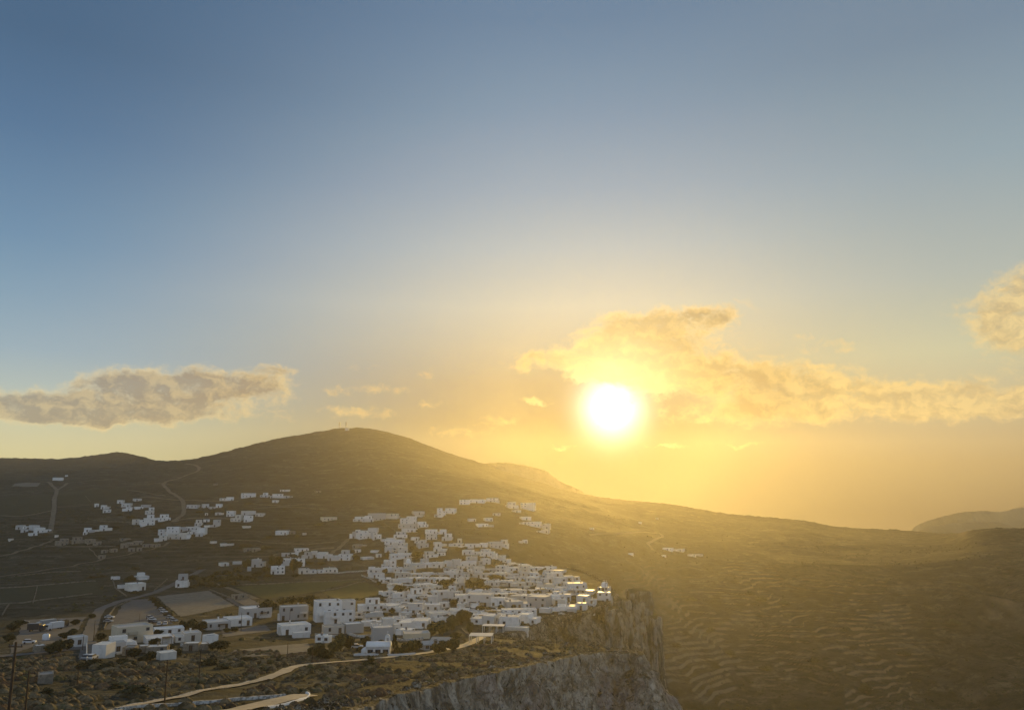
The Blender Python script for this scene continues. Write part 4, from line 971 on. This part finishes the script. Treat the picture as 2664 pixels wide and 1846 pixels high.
def gable_house(px, py, w, h, lab, mroof, yaw=0, dd=5):
    r, m = place('shed', px, py, dd / 2, yaw); W = w * m; Hh = h * m * .5
    b = MB(); b.prism([(-dd / 2, -1.5), (dd / 2, -1.5), (dd / 2, Hh), (0, Hh * 1.45), (-dd / 2, Hh)], -W / 2, W / 2, axis='x'); b.build('wall', MAT['white'], r)
    b = MB(); e = .3
    b.prism([(-dd / 2 - e, Hh - .05), (0, Hh * 1.45 + .08), (dd / 2 + e, Hh - .05), (dd / 2 + e, Hh + .12), (0, Hh * 1.45 + .28), (-dd / 2 - e, Hh + .12)], -W / 2 - .2, W / 2 + .2, axis='x'); b.build('roof', MAT[mroof], r)
    window(r, -W * .2, -dd / 2, Hh * .35); door(r, W * .2, -dd / 2, .05, 1.1, min(2.0, Hh * .8)); tag(r, lab, 'shed', 'pitched roof sheds'); return r
gable_house(970, 1618, 46, 26, 'grey pitched roof shed in front of the balconied hotel', 'roof_grey', .2, 8)
gable_house(1110, 1690, 28, 24, 'pitched roof shed with grey tiles between chapel trees and terrace', 'roof_grey', .3, 6)
gable_house(1148, 1675, 46, 18, 'long blue grey pitched roof behind the twin dark trees', 'roof_grey', -.25, 6)
def pergola(px, py, w, h, lab, yaw=0, dd=5.0):
    r, m = place('pergola', px, py, dd / 2, yaw); W = w * m; Hh = 2.7
    b = MB(); b.box(-W / 2, W / 2, -dd / 2, dd / 2, Hh, Hh + .14)
    b.build('canopy', MAT['roof'], r)
    for i in range(4):
        for y in (-dd / 2 + .2, dd / 2 - .2):
            b = MB(); x = -W / 2 + .2 + (W - .4) * i / 3; b.box(x - .12, x + .12, y - .12, y + .12, -1, Hh); b.build('post', MAT['white'], r)
    tag(r, lab, 'pergola', 'terrace pergolas')
pergola(1284, 1645, 56, 15, 'white canopied pergola terrace below the cliff edge houses', -.15)
pergola(1252, 1674, 60, 16, 'cream canopied pergola on the point above the scrub', -.1, 7)
pergola(1385, 1650, 30, 10, 'small white canopy at the lowest cliff terrace', -.3, 4)
def mast(px, py, h, lab):
    X, Y, Z, m = scale_at(px, py); r = empty('antenna_mast', (X, Y, Z)); Hh = h * m
    b = MB(); b.tube((0, 0, -2), (0, 0, Hh), .75, .5, 6); b.build('pole', MAT['tank'], r)
    for z in (.55, .75, .93):
        b = MB(); b.box(-1.5, 1.5, -.5, .5, Hh * z - .9, Hh * z + .9); b.build('antenna_panel', MAT['tank'], r)
    tag(r, lab, 'antenna', 'antenna masts on the summit')
mast(883, 1114, 17, 'thicker antenna mast on the summit, the first of the pair'); mast(900, 1114, 17, 'thinner antenna mast on the summit, right of its twin')
b = MB(); X, Y, Z, m = scale_at(903, 1119); r = empty('hut', (X, Y, Z)); b.box(-4, 4, -3, 3, -2, 4); b.build('wall', MAT['white'], r); b = MB(); b.box(-4.3, 4.3, -3.3, 3.3, 4.0, 4.4); b.build('roof', MAT['roof_grey'], r); tag(r, 'tiny pale hut under the antenna masts on the summit', 'hut')

# ------------------------------------------------------------------ poles
def pole(px, base, top, lab, arm=True, rad=.13):
    X, Y, Z = at(px, base); m = Y / (F * 1.05); Hh = (base - top) * m
    r = empty('utility_pole', (X, Y, Z), random.uniform(-.6, .6))
    b = MB(); b.tube((0, 0, -1), (random.uniform(-.12, .12), 0, Hh), rad * 1.15, rad * .8, 8); b.build('pole', MAT['wood'], r)
    if arm:
        b = MB(); b.box(-.8, .8, -.05, .05, Hh - .55, Hh - .43); ca = b.build('crossarm', MAT['wood'], r)
        for x in (-.7, 0, .7):
            b = MB(); b.lathe([(.05, Hh - .43), (.06, Hh - .3), (.03, Hh - .22), (0, Hh - .2)], 6, 0, x, 0); b.build('insulator', MAT['glass'], ca)
    tag(r, lab, 'pole', 'utility poles')
pole(17, 1900, 1683, 'tall wooden utility pole nearest the left frame edge', rad=.15)
pole(64, 1862, 1750, 'thin utility pole in the scrub near the stone hut')
pole(200, 1786, 1733, 'short thin utility pole in the middle of the left scrub', False, .1)
pole(428, 1828, 1722, 'wooden utility pole standing beside the whitewashed path')
pole(517, 1770, 1690, 'faint thin pole in the dark scrub below the long white houses', False, .1)
pole(748, 1703, 1671, 'utility pole in the pale gravel field below the hotel', False, .11)
pole(812, 1724, 1680, 'utility pole among trees at the bend of the path', False, .12)
pole(627, 1642, 1594, 'utility pole in front of the school yard', False, .11)
pole(753, 1618, 1586, 'utility pole before the balconied two-storey house', False, .1)
pole(970, 1672, 1632, 'pole at the corner of the tall blank white house', False, .12)
pole(1046, 1660, 1638, 'thin pole beside the tall blank white house, farther right', False, .1)
pole(715, 1484, 1426, 'pale tall lamp mast among the straggling houses', False, .12)
pole(243, 1668, 1616, 'utility pole on the roadside by the parked cars', False, .12)
pole(263, 1640, 1604, 'thin pole at the car park entrance', False, .1)
pole(360, 1640, 1596, 'slender pole behind the large beige house', False, .09)
pole(214, 1692, 1655, 'utility pole at the road bend by the white shed', False, .11)
pole(1168, 1610, 1566, 'dark pole beside the large white blank gable in town', False, .12)
pole(1228, 1486, 1468, 'pole in the third row of town', False, .12)
pole(1319, 1530, 1504, 'pole above the roofs in the middle of town', False, .12)
pole(1483, 1534, 1514, 'pole behind the castle rim houses', False, .1)
pole(1175, 1678, 1652, 'white flagpole behind the twin dark trees', False, .09)

# ------------------------------------------------------------------ vehicles
for nm, c in (('car_white', (.62, .62, .62)), ('car_silver', (.30, .31, .32)), ('car_dark', (.03, .032, .04)), ('car_red', (.22, .03, .02))):
    MAT[nm] = mat(nm, (lambda c: lambda nt, o, p: c)(c), .35, .5)
def car_parts():
    def body():
        b = MB(); b.prism([(-2.05, .32), (2.05, .32), (2.12, .62), (2.0, .80), (1.05, .92), (-1.75, .98), (-2.08, .86)], -.86, .86); b.prism([(-1.55, 1.40), (.25, 1.40), (.15, 1.47), (-1.45, 1.47)], -.68, .68); return as_mesh(b, 'body', [MAT['car_white']])
    def cabin():
        b = MB(); b.prism([(-1.9, .96), (1.0, .92), (.3, 1.41), (-1.6, 1.41)], -.74, .74); return as_mesh(b, 'window', [MAT['glass']])
    def wheel():
        b = MB(); b.prism([(.33 * math.cos(a), .33 * math.sin(a)) for a in np.linspace(0, 2 * math.pi, 13)[:-1]], -.1, .1); return as_mesh(b, 'wheel', [MAT['glass']])
    return body, cabin, wheel
cb_, cc_, cw_ = car_parts()
def car(px, py, yaw, colr, lab, sc=(1, 1, 1)):
    X, Y, Z = at(px, py); r = empty('parked_car', (X, Y, Z + .22), yaw)
    o = share('car_' + colr, lambda: (lambda me: (me.materials.clear(), me.materials.append(MAT[colr]), me)[2])(cb_()), 'body', r, sc=sc)
    share('cabin', cc_, 'window', r, sc=sc)
    for x in (-1.3, 1.3):
        for y in (-.8, .8): share('wheel', cw_, 'wheel', r, (x * sc[0], y * sc[1], .33))
    tag(r, lab, 'car', 'cars parked in the car parks')
for a in [(285, 1608, .05, 'car_white', 'white car by the kerb of the car park, farther of two'), (282, 1619, -.05, 'car_silver', 'silver car by the kerb of the car park, nearer of two'),
          (390, 1609, -.5, 'car_silver', 'silver car farthest back in the group by the beige house'), (395, 1614, -.5, 'car_white', 'white car in the middle of the group by the beige house'), (397, 1621, -.5, 'car_dark', 'dark car nearest in the group by the beige house'),
          (414, 1626, 1.9, 'car_white', 'white car facing out behind the long flat house, nearer the beige house'), (430, 1625, 1.9, 'car_white', 'white car facing out behind the long flat house, farther from the beige house'),
          (441, 1609, -.55, 'car_silver', 'silver car at the end of the tree divider, upper one'), (452, 1617, -.55, 'car_silver', 'silver car at the end of the tree divider, lower one'),
          (420, 1588, -.6, 'car_silver', 'silver car halfway along the tree divider, farthest'), (427, 1594, -.6, 'car_white', 'white car halfway along the tree divider, middle'), (434, 1600, -.6, 'car_dark', 'dark car halfway along the tree divider, nearest'),
          (226, 1715, 1.6, 'car_silver', 'grey car at the end of the driveway by the thin wall'), (240, 1715, 1.6, 'car_white', 'white car at the end of the driveway by the white block'),
          (76, 1674, .3, 'car_white', 'white car alone at the near side of the truck yard'), (62, 1622, .4, 'car_dark', 'dark car at the far corner of the truck yard'), (928, 1687, .1, 'car_white', 'white car parked between trees below the blank house')]:
    car(*a)
def truck(px, py, yaw, c, lab, L=7.0):
    X, Y, Z = at(px, py); r = empty('truck', (X, Y, Z + .2), yaw)
    b = MB(); b.box(-L / 2, L / 2 - 1.9, -1.2, 1.2, .8, 3.2); b.build('cargo_box', MAT[c], r)
    b = MB(); b.prism([(L / 2 - 1.8, .5), (L / 2, .5), (L / 2, 1.6), (L / 2 - .3, 2.6), (L / 2 - 1.8, 2.7)], -1.1, 1.1); cb = b.build('cab', MAT[c], r)
    b = MB(); b.box(L / 2 - .25, L / 2 + .02, -1.0, 1.0, 1.55, 2.3); b.build('windscreen', MAT['glass'], cb)
    for x in (-L / 2 + 1.2, L / 2 - 1.0):
        for y in (-1.05, 1.05): share('wheel', cw_, 'wheel', r, (x, y, .45), (1.35, 1.3, 1.35))
    tag(r, lab, 'truck', 'trucks in the yard')
truck(141, 1638, -2.1, 'car_white', 'white box truck standing in the dark yard')
truck(118, 1632, -2.1, 'car_silver', 'grey truck parked beside the white box truck, on its left', 8)
truck(94, 1642, .1, 'car_dark', 'black truck at the left of the yard', 6.5)
truck(164, 1630, 1.5, 'car_dark', 'dark truck parked behind the white box truck, on its right', 5)
X, Y, Z = at(119, 1664); r = empty('water_tank', (X, Y, Z)); b = MB(); b.lathe([(1.25, 0), (1.25, 1.9), (.9, 2.3), (0, 2.45)], 16); b.build('tank_body', MAT['car_white'], r, True); b = MB(); b.lathe([(.3, 2.3), (.3, 2.6), (0, 2.62)], 10); b.build('lid', MAT['tank'], r); tag(r, 'round white water tank on the near edge of the truck yard', 'tank')
# ------------------------------------------------------------------ whitewashed garden walls between the houses
GW = [([(1000,1560),(1040,1556),(1080,1558)],'behind the set-back houses left of the church'), ([(1110,1548),(1150,1546),(1184,1549)],'just left of the middle church'), ([(1210,1545),(1262,1543)],'just right of the middle church'), ([(1010,1608),(1060,1612),(1100,1610)],'across the lane behind the chapel'),
      ([(1160,1600),(1200,1608),(1240,1604)],'above the pergola grove'), ([(1240,1586),(1290,1590),(1340,1588)],'along the lane behind the terrace'), ([(1290,1560),(1340,1566),(1390,1560)],'below the long roofs of the sixth row'), ([(1040,1522),(1100,1524),(1150,1520)],'under the fourth row of houses'),
      ([(940,1497),(962,1505),(985,1520)],'at the rounded left end of the old town'), ([(870,1492),(910,1488),(960,1484)],'running left from the old town beside the green field'), ([(1400,1608),(1430,1606),(1470,1600)],'on the lip of the cliff bay'), ([(905,1650),(935,1658),(965,1656)],'in front of the courtyard below the hotel'),
      ([(1020,1664),(1060,1668),(1100,1664)],'below the pale low building near the chapel'), ([(820,1652),(850,1658),(880,1656)],'below the boxy white house before the hotel'), ([(470,1680),(500,1684),(540,1682)],'between the white blocks near the long pitched shed'), ([(1300,1470),(1340,1482),(1380,1490)],'along the upper right rim of the town')]
for pts, w in GW: wall(pts, 1.0, .4, MAT['rubble_white'] if len(w) % 2 else MAT['white'], 'low whitewashed garden wall ' + w, 'whitewashed garden walls', 'garden_wall', 1.5)
# ------------------------------------------------------------------ trees
def leaf_cloud(seed, shape, n=1000, size=.075):
    """leaf clumps through a crown of width 1 and height 1 standing on z = 0"""
    rg = np.random.RandomState(seed); C = []
    k = {'round': 26, 'cone': 22, 'bush': 22, 'pine': 20}[shape]
    for i in range(k):
        u = rg.normal(size=3); u /= np.linalg.norm(u); rad = rg.uniform(.35, 1) ** .6
        if shape == 'cone': z = rg.uniform(.02, .93); r = .42 * (1 - z) ** .55 + .05; a = rg.uniform(0, 6.28); C.append((r * .7 * math.cos(a), r * .7 * math.sin(a), z, .15 * (1.1 - z * .6)))
        elif shape == 'bush': C.append((u[0] * .36 * rad, u[1] * .36 * rad, .05 + abs(u[2]) * .66 * rad, rg.uniform(.12, .21)))
        else: C.append((u[0] * .36 * rad, u[1] * .36 * rad, .56 + u[2] * .34 * rad, rg.uniform(.11, .20)))
    C = np.array(C); pick = rg.randint(0, k, n); d = rg.normal(size=(n, 3)); d /= np.linalg.norm(d, axis=1)[:, None]
    P = C[pick, :3] + d * (C[pick, 3] * rg.uniform(.55, 1.05, n))[:, None] * [1, 1, .85]
    P[:, 2] = np.maximum(P[:, 2], .02)
    nn = d + rg.normal(size=(n, 3)) * .5 + [0, 0, .3]; nn /= np.linalg.norm(nn, axis=1)[:, None]
    a = np.cross(nn, rg.normal(size=(n, 3))); a /= np.linalg.norm(a, axis=1)[:, None]; b = np.cross(nn, a)
    s = size * rg.uniform(.6, 1.4, n)[:, None]
    V = np.stack([P - a * s - b * s * .7, P + a * s - b * s * .5, P + a * s * .8 + b * s * .8, P - a * s * .9 + b * s * .6], 1).reshape(-1, 3)
    return V, np.arange(4 * n).reshape(n, 4)
CROWN = {}
for key, shp, sd, n, sz, mt in (('round0', 'round', 1, 1300, .062, 'leaf'), ('round1', 'round', 2, 1300, .062, 'olive'), ('round2', 'round', 3, 1300, .062, 'leaf'), ('cone0', 'cone', 4, 1100, .06, 'leaf'), ('bush0', 'bush', 5, 900, .07, 'olive'), ('bush1', 'bush', 6, 900, .07, 'leaf')):
    o = mesh_obj('crown', *leaf_cloud(sd, shp, n, sz), MAT[mt]); CROWN[key] = o.data; bpy.data.objects.remove(o)
def trunk_mesh():
    b = MB(); b.tube((0, 0, -.3), (.02, .01, .5), .055, .035, 7)
    for a in range(4): b.tube((.01, 0, .34 + a * .04), (.22 * math.cos(a * 1.6), .22 * math.sin(a * 1.6), .66), .026, .009, 5)
    return as_mesh(b, 'trunk', [MAT['bark']])
TRUNK = trunk_mesh()
_tr = random.Random(9)
def tree(px, py, w, h, kind, lab, group):
    X, Y, Z, m = scale_at(px, py); W, Hh = w * m, h * m
    r = empty({'cone': 'cypress_tree', 'bush': 'shrub'}.get(kind, 'tree'), (X, Y, Z - .1), _tr.uniform(0, 6.28))
    key = {'cone': 'cone0', 'bush': _tr.choice(['bush0', 'bush1'])}.get(kind) or _tr.choice(['round0', 'round1', 'round2'])
    c = bpy.data.objects.new('crown', CROWN[key]); col.objects.link(c); c.parent = r; c.scale = (W * 1.05, W * _tr.uniform(.9, 1.1), Hh)
    t = bpy.data.objects.new('trunk', TRUNK); col.objects.link(t); t.parent = r; t.scale = (W * .9, W * .9, Hh * (.5 if kind == 'bush' else .95))
    tag(r, lab, {'cone': 'cypress', 'bush': 'shrub'}.get(kind, 'tree'), group)
TREES = [  # phrase, kind, entries
 ('beside the school hall roof', 'round', [(693,1602,52,42)]),
 ('in the dark row before green fields', 'round', [(735,1572,34,18),(760,1570,36,20),(784,1568,30,18),(808,1572,36,28),(824,1584,34,36)]),
 ('below the blank houses near path bend', 'round', [(868,1702,34,34),(886,1692,40,44),(908,1690,34,40),(830,1712,40,40),(852,1716,36,32),(812,1708,30,28)]),
 ('around the car below blank house', 'round', [(950,1680,28,28),(962,1692,30,22),(940,1698,26,18)]),
 ('behind the little chapel', 'round', [(993,1690,24,28)]),
 ('right of the chapel bell gable', 'cone', [(1026,1700,22,50)]),
 ('between chapel and grey sheds', 'round', [(1062,1698,40,34),(1084,1692,36,30),(1048,1700,24,22)]),
 ('on near side of the stone path', 'bush', [(963,1734,38,34)]),
 ('as twin dark crowns above the path', 'round', [(1142,1700,40,36),(1176,1694,38,36)]),
 ('in the grove left of pergola terrace', 'round', [(1124,1654,40,34),(1150,1652,44,38),(1176,1640,36,40),(1200,1624,40,42),(1186,1664,34,24),(1216,1614,30,30),(1222,1650,24,34)]),
 ('among the chapel lane houses', 'round', [(1090,1566,18,14),(1117,1556,18,16),(1183,1572,18,16),(1060,1594,16,12),(1092,1602,22,12),(1000,1606,18,14),(950,1604,26,16),(1012,1590,16,16),(928,1624,24,14)]),
 ('in the town garden by church', 'round', [(1040,1540,36,22),(1068,1543,34,18),(1096,1534,24,12),(1150,1532,28,28),(1170,1528,24,22),(1224,1534,34,30),(1248,1532,36,30),(1268,1538,24,18)]),
 ('among back rows of old town', 'round', [(1130,1506,34,12),(1160,1504,24,10),(1286,1512,40,20),(1306,1514,22,16),(1411,1496,24,20),(1332,1482,20,14),(1400,1546,26,12),(1340,1548,22,10),(1380,1551,20,9)]),
 ('by lane behind pergola terrace', 'round', [(1252,1594,34,20),(1270,1594,24,16),(1304,1586,20,14),(1176,1571,16,14),(1210,1577,16,12)]),
 ('on lip of cliff bay', 'bush', [(1392,1634,22,10),(1410,1622,26,12),(1432,1614,20,10),(1500,1600,24,9),(1548,1590,20,8),(1384,1646,20,9)]),
 ('climbing strip of hill houses', 'round', [(1008,1452,16,18),(1084,1452,28,22),(1100,1446,20,16),(1000,1432,14,10),(1074,1430,20,12),(1108,1396,16,8),(1190,1432,20,10),(1206,1432,26,12),(1088,1384,18,8),(1130,1412,18,8),(1172,1416,16,10),(1215,1452,22,9),(1200,1458,26,12),(1240,1478,40,9)]),
 ('in gardens of the straggling row', 'round', [(640,1478,22,26),(708,1476,28,34),(724,1474,26,30),(764,1490,22,40),(778,1478,20,20),(690,1488,26,16),(668,1500,30,14),(700,1500,30,10),(770,1500,26,10),(762,1448,26,8),(806,1466,22,8),(836,1468,26,8),(925,1456,22,14),(914,1440,22,12)]),
 ('in dark olive grove before town', 'bush', [(505,1506,34,16),(528,1512,34,16),(552,1508,34,18),(576,1512,34,18),(600,1508,34,18),(622,1506,30,18),(644,1508,30,16),(520,1522,34,14),(548,1524,34,14),(580,1526,30,12),(610,1520,28,12),(660,1510,26,12),(590,1492,28,14),(566,1494,26,12),(618,1486,26,16)]),
 ('in the divider of the car park', 'bush', [(396,1560,22,12),(404,1567,22,12),(412,1575,24,14),(420,1583,24,14),(428,1592,24,13),(437,1600,22,11)]),
 ('around white blocks by the road', 'round', [(262,1666,28,22),(401,1682,38,24),(350,1710,36,26),(391,1718,36,26),(412,1652,24,18),(575,1690,48,26),(552,1690,26,20),(372,1722,30,18),(318,1724,30,16),(460,1706,30,20),(444,1688,22,12)]),
 ('behind long houses by school', 'round', [(478,1640,30,28),(500,1642,36,32),(522,1640,32,26),(548,1632,24,16),(610,1642,26,12),(590,1644,24,12)]),
 ('along hedge of truck yard', 'round', [(130,1700,34,26),(152,1696,38,32),(174,1690,34,30),(168,1660,34,18),(188,1652,28,18),(196,1625,24,16),(238,1608,20,14),(30,1640,36,20),(50,1628,34,18),(22,1668,28,22)]),
 ('beside fields of the far plain', 'bush', [(268,1402,20,8),(246,1376,18,8),(300,1372,26,8),(420,1362,18,7),(398,1376,22,8),(476,1372,20,7),(700,1398,22,9),(774,1396,16,8),(830,1366,26,8),(844,1360,18,7),(880,1364,24,7),(640,1418,40,7),(690,1424,40,8),(600,1414,26,7),(740,1324,24,6),(650,1310,26,5),(340,1346,24,9),(312,1340,18,7),(520,1332,20,6),(556,1332,20,6),(40,1370,24,8),(120,1392,18,7),(190,1420,18,8),(310,1420,18,7),(350,1480,28,8),(262,1500,34,9),(236,1502,30,8),(340,1508,26,18),(330,1512,20,14),(490,1490,26,8),(520,1480,24,7),(350,1542,24,8),(488,1524,26,12),(500,1528,22,9)]),
 ('dark in the scrub near camera', 'bush', [(120,1812,40,30),(300,1790,34,18),(345,1806,72,30),(372,1800,44,26),(520,1782,22,14),(680,1746,22,16),(640,1756,18,10),(490,1758,26,12),(240,1734,60,26),(276,1738,50,20),(210,1738,40,20),(330,1730,50,18),(545,1728,50,22),(580,1738,44,18),(640,1716,34,14),(700,1724,30,12),(520,1782,18,12),(780,1800,30,14),(730,1712,22,10),(758,1700,12,6)]),
 ('dotting slope across the valley', 'bush', [(1800,1560,26,10),(1950,1545,26,12),(1980,1560,34,12),(2040,1570,30,12),(2200,1640,30,14),(1700,1600,26,10),(1850,1640,30,12),(2120,1720,34,16),(1990,1740,34,14),(2350,1700,34,14),(2250,1790,40,16),(1900,1700,30,12),(1760,1680,28,12),(2480,1620,36,14)]),
]
_tt = random.Random(31)
for ph, n_, x0, x1, y0, y1 in (('in gaps of the lower town', 22, 985, 1340, 1575, 1622), ('in gaps of the middle town', 22, 1000, 1420, 1538, 1572), ('in gaps of the upper town', 20, 975, 1400, 1478, 1532)):
    TREES.append((ph, 'round', [(_tt.uniform(x0, x1), _tt.uniform(y0, y1), _tt.uniform(9, 20), _tt.uniform(8, 15)) for _ in range(n_)]))
TG = {'round': 'trees of the town', 'bush': 'bushes and shrubs', 'cone': 'cypresses'}
for ph, kind, ents in TREES:
    ents = sorted(ents)
    for i, e in enumerate(ents):
        tw_, th_ = e[2], e[3]
        shape = ('broad low ' if tw_ > th_ * 1.6 else 'tall ' if th_ > tw_ * 1.15 else 'rounded ') + ('dark ' if kind != 'bush' else 'olive green ')
        nm = {'round': 'tree', 'bush': 'bush', 'cone': 'cypress'}[kind]
        if len(ents) > 20: o = (ORD + ['%s from left' % w for w in 'twenty-first twenty-second twenty-third twenty-fourth twenty-fifth twenty-sixth twenty-seventh twenty-eighth twenty-ninth thirtieth thirty-first thirty-second thirty-third thirty-fourth'.split()])[i]
        else: o = ORD[i]
        tree(*e, kind, f"{shape}{nm} {ph}" if len(ents) == 1 else f"{shape}{nm}, {o} {ph}", TG[kind])

# ------------------------------------------------------------------ cushions of scrub on the near slope and over the plain
def cushion(seed):
    rg = np.random.RandomState(seed); nu, nv = 14, 6; V, Fc = [], []
    for j in range(nv):
        th = j / (nv - 1) * 1.5; r = math.cos(th); z = math.sin(th)
        for i in range(nu):
            a = i / nu * 2 * math.pi; k = 1 + rg.uniform(-.13, .13); V.append((r * math.cos(a) * k * .5, r * math.sin(a) * k * .5, z * k * .46 - .05))
    for j in range(nv - 1):
        for i in range(nu): Fc.append((j * nu + i, j * nu + (i + 1) % nu, (j + 1) * nu + (i + 1) % nu, (j + 1) * nu + i))
    L, LF = leaf_cloud(seed + 50, 'bush', 34, .06)
    L = L * [1.02, 1.02, .54]; n0 = len(V)
    return np.array(V + L.tolist()), np.array(Fc + (LF + n0).tolist())
CU = [cushion(s) for s in range(6)]
def scatter(name, pts, sizes, m, flat=.0):
    Vs, Fs, off = [], [], 0; rg = np.random.RandomState(3)
    for (x, y), s in zip(pts, sizes):
        V, Fc = CU[rg.randint(6)]; a = rg.uniform(0, 6.28); c, sn = math.cos(a), math.sin(a)
        W = V * [s, s * rg.uniform(.8, 1.2), s * rg.uniform(.75, 1.15)]
        P = np.stack([W[:, 0] * c - W[:, 1] * sn + x, W[:, 0] * sn + W[:, 1] * c + y, W[:, 2] + ground(x, y) - .05], 1)
        Vs.append(P); Fs.append(Fc + off); off += len(P)
    return tag(mesh_obj(name, np.concatenate(Vs), np.concatenate(Fs), m, smooth=(name == 'scrub')), kind='stuff')
def m_scrub(nt, o, p):
    a = noise(nt, o, .33, 4, .6); b = noise(nt, o, .045, 3, .6); c_ = noise(nt, o, 2.5, 2, .6)
    c = mixc(nt, a.step(.40, .60), (.050, .041, .022), (.205, .158, .092))
    c = mixc(nt, b.step(.48, .66) * .75, c, (.130, .074, .046))
    c = mixc(nt, noise(nt, o, .21, 3, .6).step(.55, .66) * .85, c, (.070, .076, .034))
    return mixc(nt, c_.step(.45, .62) * .4, c, (.03, .027, .016))
MAT['scrub'] = mat('dry_scrub', m_scrub, .95, .1)
rg = np.random.RandomState(21)
blockers = np.array([(d['X'], d['Y'], d['W'] * .75 + 4) for d in SPECS])
def free(P, pad=1.2):
    ok = np.ones(len(P), bool)
    for Q, w in PATHS:
        if len(Q) > 1:
            d2 = ((P[:, None] - Q[None]) ** 2).sum(-1).min(1); ok &= d2 > (w / 2 + pad) ** 2
    for bx, by, br in blockers: ok &= (P[:, 0] - bx) ** 2 + (P[:, 1] - by) ** 2 > br * br
    return ok
Yr = np.sqrt(rg.uniform(118 ** 2, 318 ** 2, 26000)); Tr = rg.uniform(-.70, .17, 26000)
P = np.stack([Tr * Yr, Yr], 1)
keep = inside(P[:, 0], P[:, 1]) & (edge_distance(P[:, 0], P[:, 1], EP[::4, :2]) > 2.2)
keep &= rg.uniform(0, 1, len(P)) < sstep(-.30, .30, fbm(P[:, 0] / 8, P[:, 1] / 8, seed=401, oct=4)) * .75
keep &= (P[:, 1] < 265 + 20 * fbm(P[:, 0] / 20, P[:, 1] / 20, seed=7)) | (P[:, 0] > -22)
U = P / np.linalg.norm(P, axis=1)[:, None]; keep &= free(P, 1.7); keep[keep] &= free(P[keep] + U[keep] * 3.0, 1.2); keep[keep] &= free(P[keep] + U[keep] * 5.5, .8); P = P[keep][:6500]
print('scrub', len(P))
scatter('scrub', P, .8 + 1.9 * rg.uniform(0, 1, len(P)) ** 2.0, MAT['scrub'])
Yr = np.sqrt(rg.uniform(300 ** 2, 1000 ** 2, 9000)); Tr = rg.uniform(-.72, .05, 9000); P = np.stack([Tr * Yr, Yr], 1)
keep = rg.uniform(0, 1, len(P)) < sstep(.02, .42, fbm(P[:, 0] / 45, P[:, 1] / 30, seed=411, oct=4)); keep &= free(P, 3)
PATCHB = [([(328,1560), (393,1557), (450,1622), (268,1638)]), ([(408,1551), (542,1536), (612,1574), (470,1604)]), [(612,1526), (950,1507), (832,1538), (690,1557)], [(837,1539), (952,1514), (1012,1544), (884,1563)], [(0,1530), (92,1524), (84,1570), (-20,1574)], [(97,1524), (250,1512), (268,1545), (90,1566)], [(60,1612), (224,1604), (182,1662), (22,1702)], [(576,1638), (690,1625), (706,1640), (582,1656)], [(606,1690), (800,1673), (812,1692), (610,1716)]]
for qd in PATCHB:
    c = np.array([at(*p)[:2] for p in qd]); r = np.zeros(len(P), bool)
    for i in range(4):
        (x0, y0), (x1, y1) = c[i], c[i - 1]; r ^= ((y0 > P[:, 1]) != (y1 > P[:, 1])) & (P[:, 0] < (x1 - x0) * (P[:, 1] - y0) / (y1 - y0) + x0)
    keep &= ~r
P = P[keep][:2600]; print('far scrub', len(P))
scatter('far_scrub', P, 1.1 + 1.6 * rg.uniform(0, 1, len(P)) ** 2, MAT['leaf'])
# bushes over the valley slope
Yr = rg.uniform(560, 1150, 9000); Tr = rg.uniform(.12, .70, 9000); P = np.stack([Tr * Yr, Yr], 1)
keep = (rg.uniform(0, 1, len(P)) < sstep(.0, .5, fbm(P[:, 0] / 50, P[:, 1] / 40, seed=421, oct=4))) & ~inside(P[:, 0], P[:, 1]); P = P[keep][:2200]
scatter('valley_scrub', P, 1.0 + 1.8 * rg.uniform(0, 1, len(P)) ** 2, MAT['leaf'])
# loose rocks along the rim
def rock(seed):
    rg = np.random.RandomState(seed); V, Fc = cushion(seed + 100); k = 84; V = V[:k].copy(); V *= rg.uniform(.75, 1.25, V.shape); return V, Fc[:70]
CU_keep = CU; CU = [rock(s) for s in range(6)]
i = np.r_[rg.randint(0, len(EP), 2600), rg.randint(0, int(95 / .6), 3200)]; off = rg.exponential(3.0, len(i)) + .3
wide = sstep(0, 1, (ES[i] < 75).astype(float)); off *= 1 + wide * 1.9
P = EP[i, :2] - nrm[i] * off[:, None]; keep = inside(P[:, 0], P[:, 1]) & (EP[i, 1] < 330) & (P[:, 1] > 110) & free(P); P = P[keep]
print('rocks', len(P))
scatter('rocks', P, .4 + 1.9 * rg.uniform(0, 1, len(P)) ** 2.4, MAT['cliff'])
CU = CU_keep
haze()
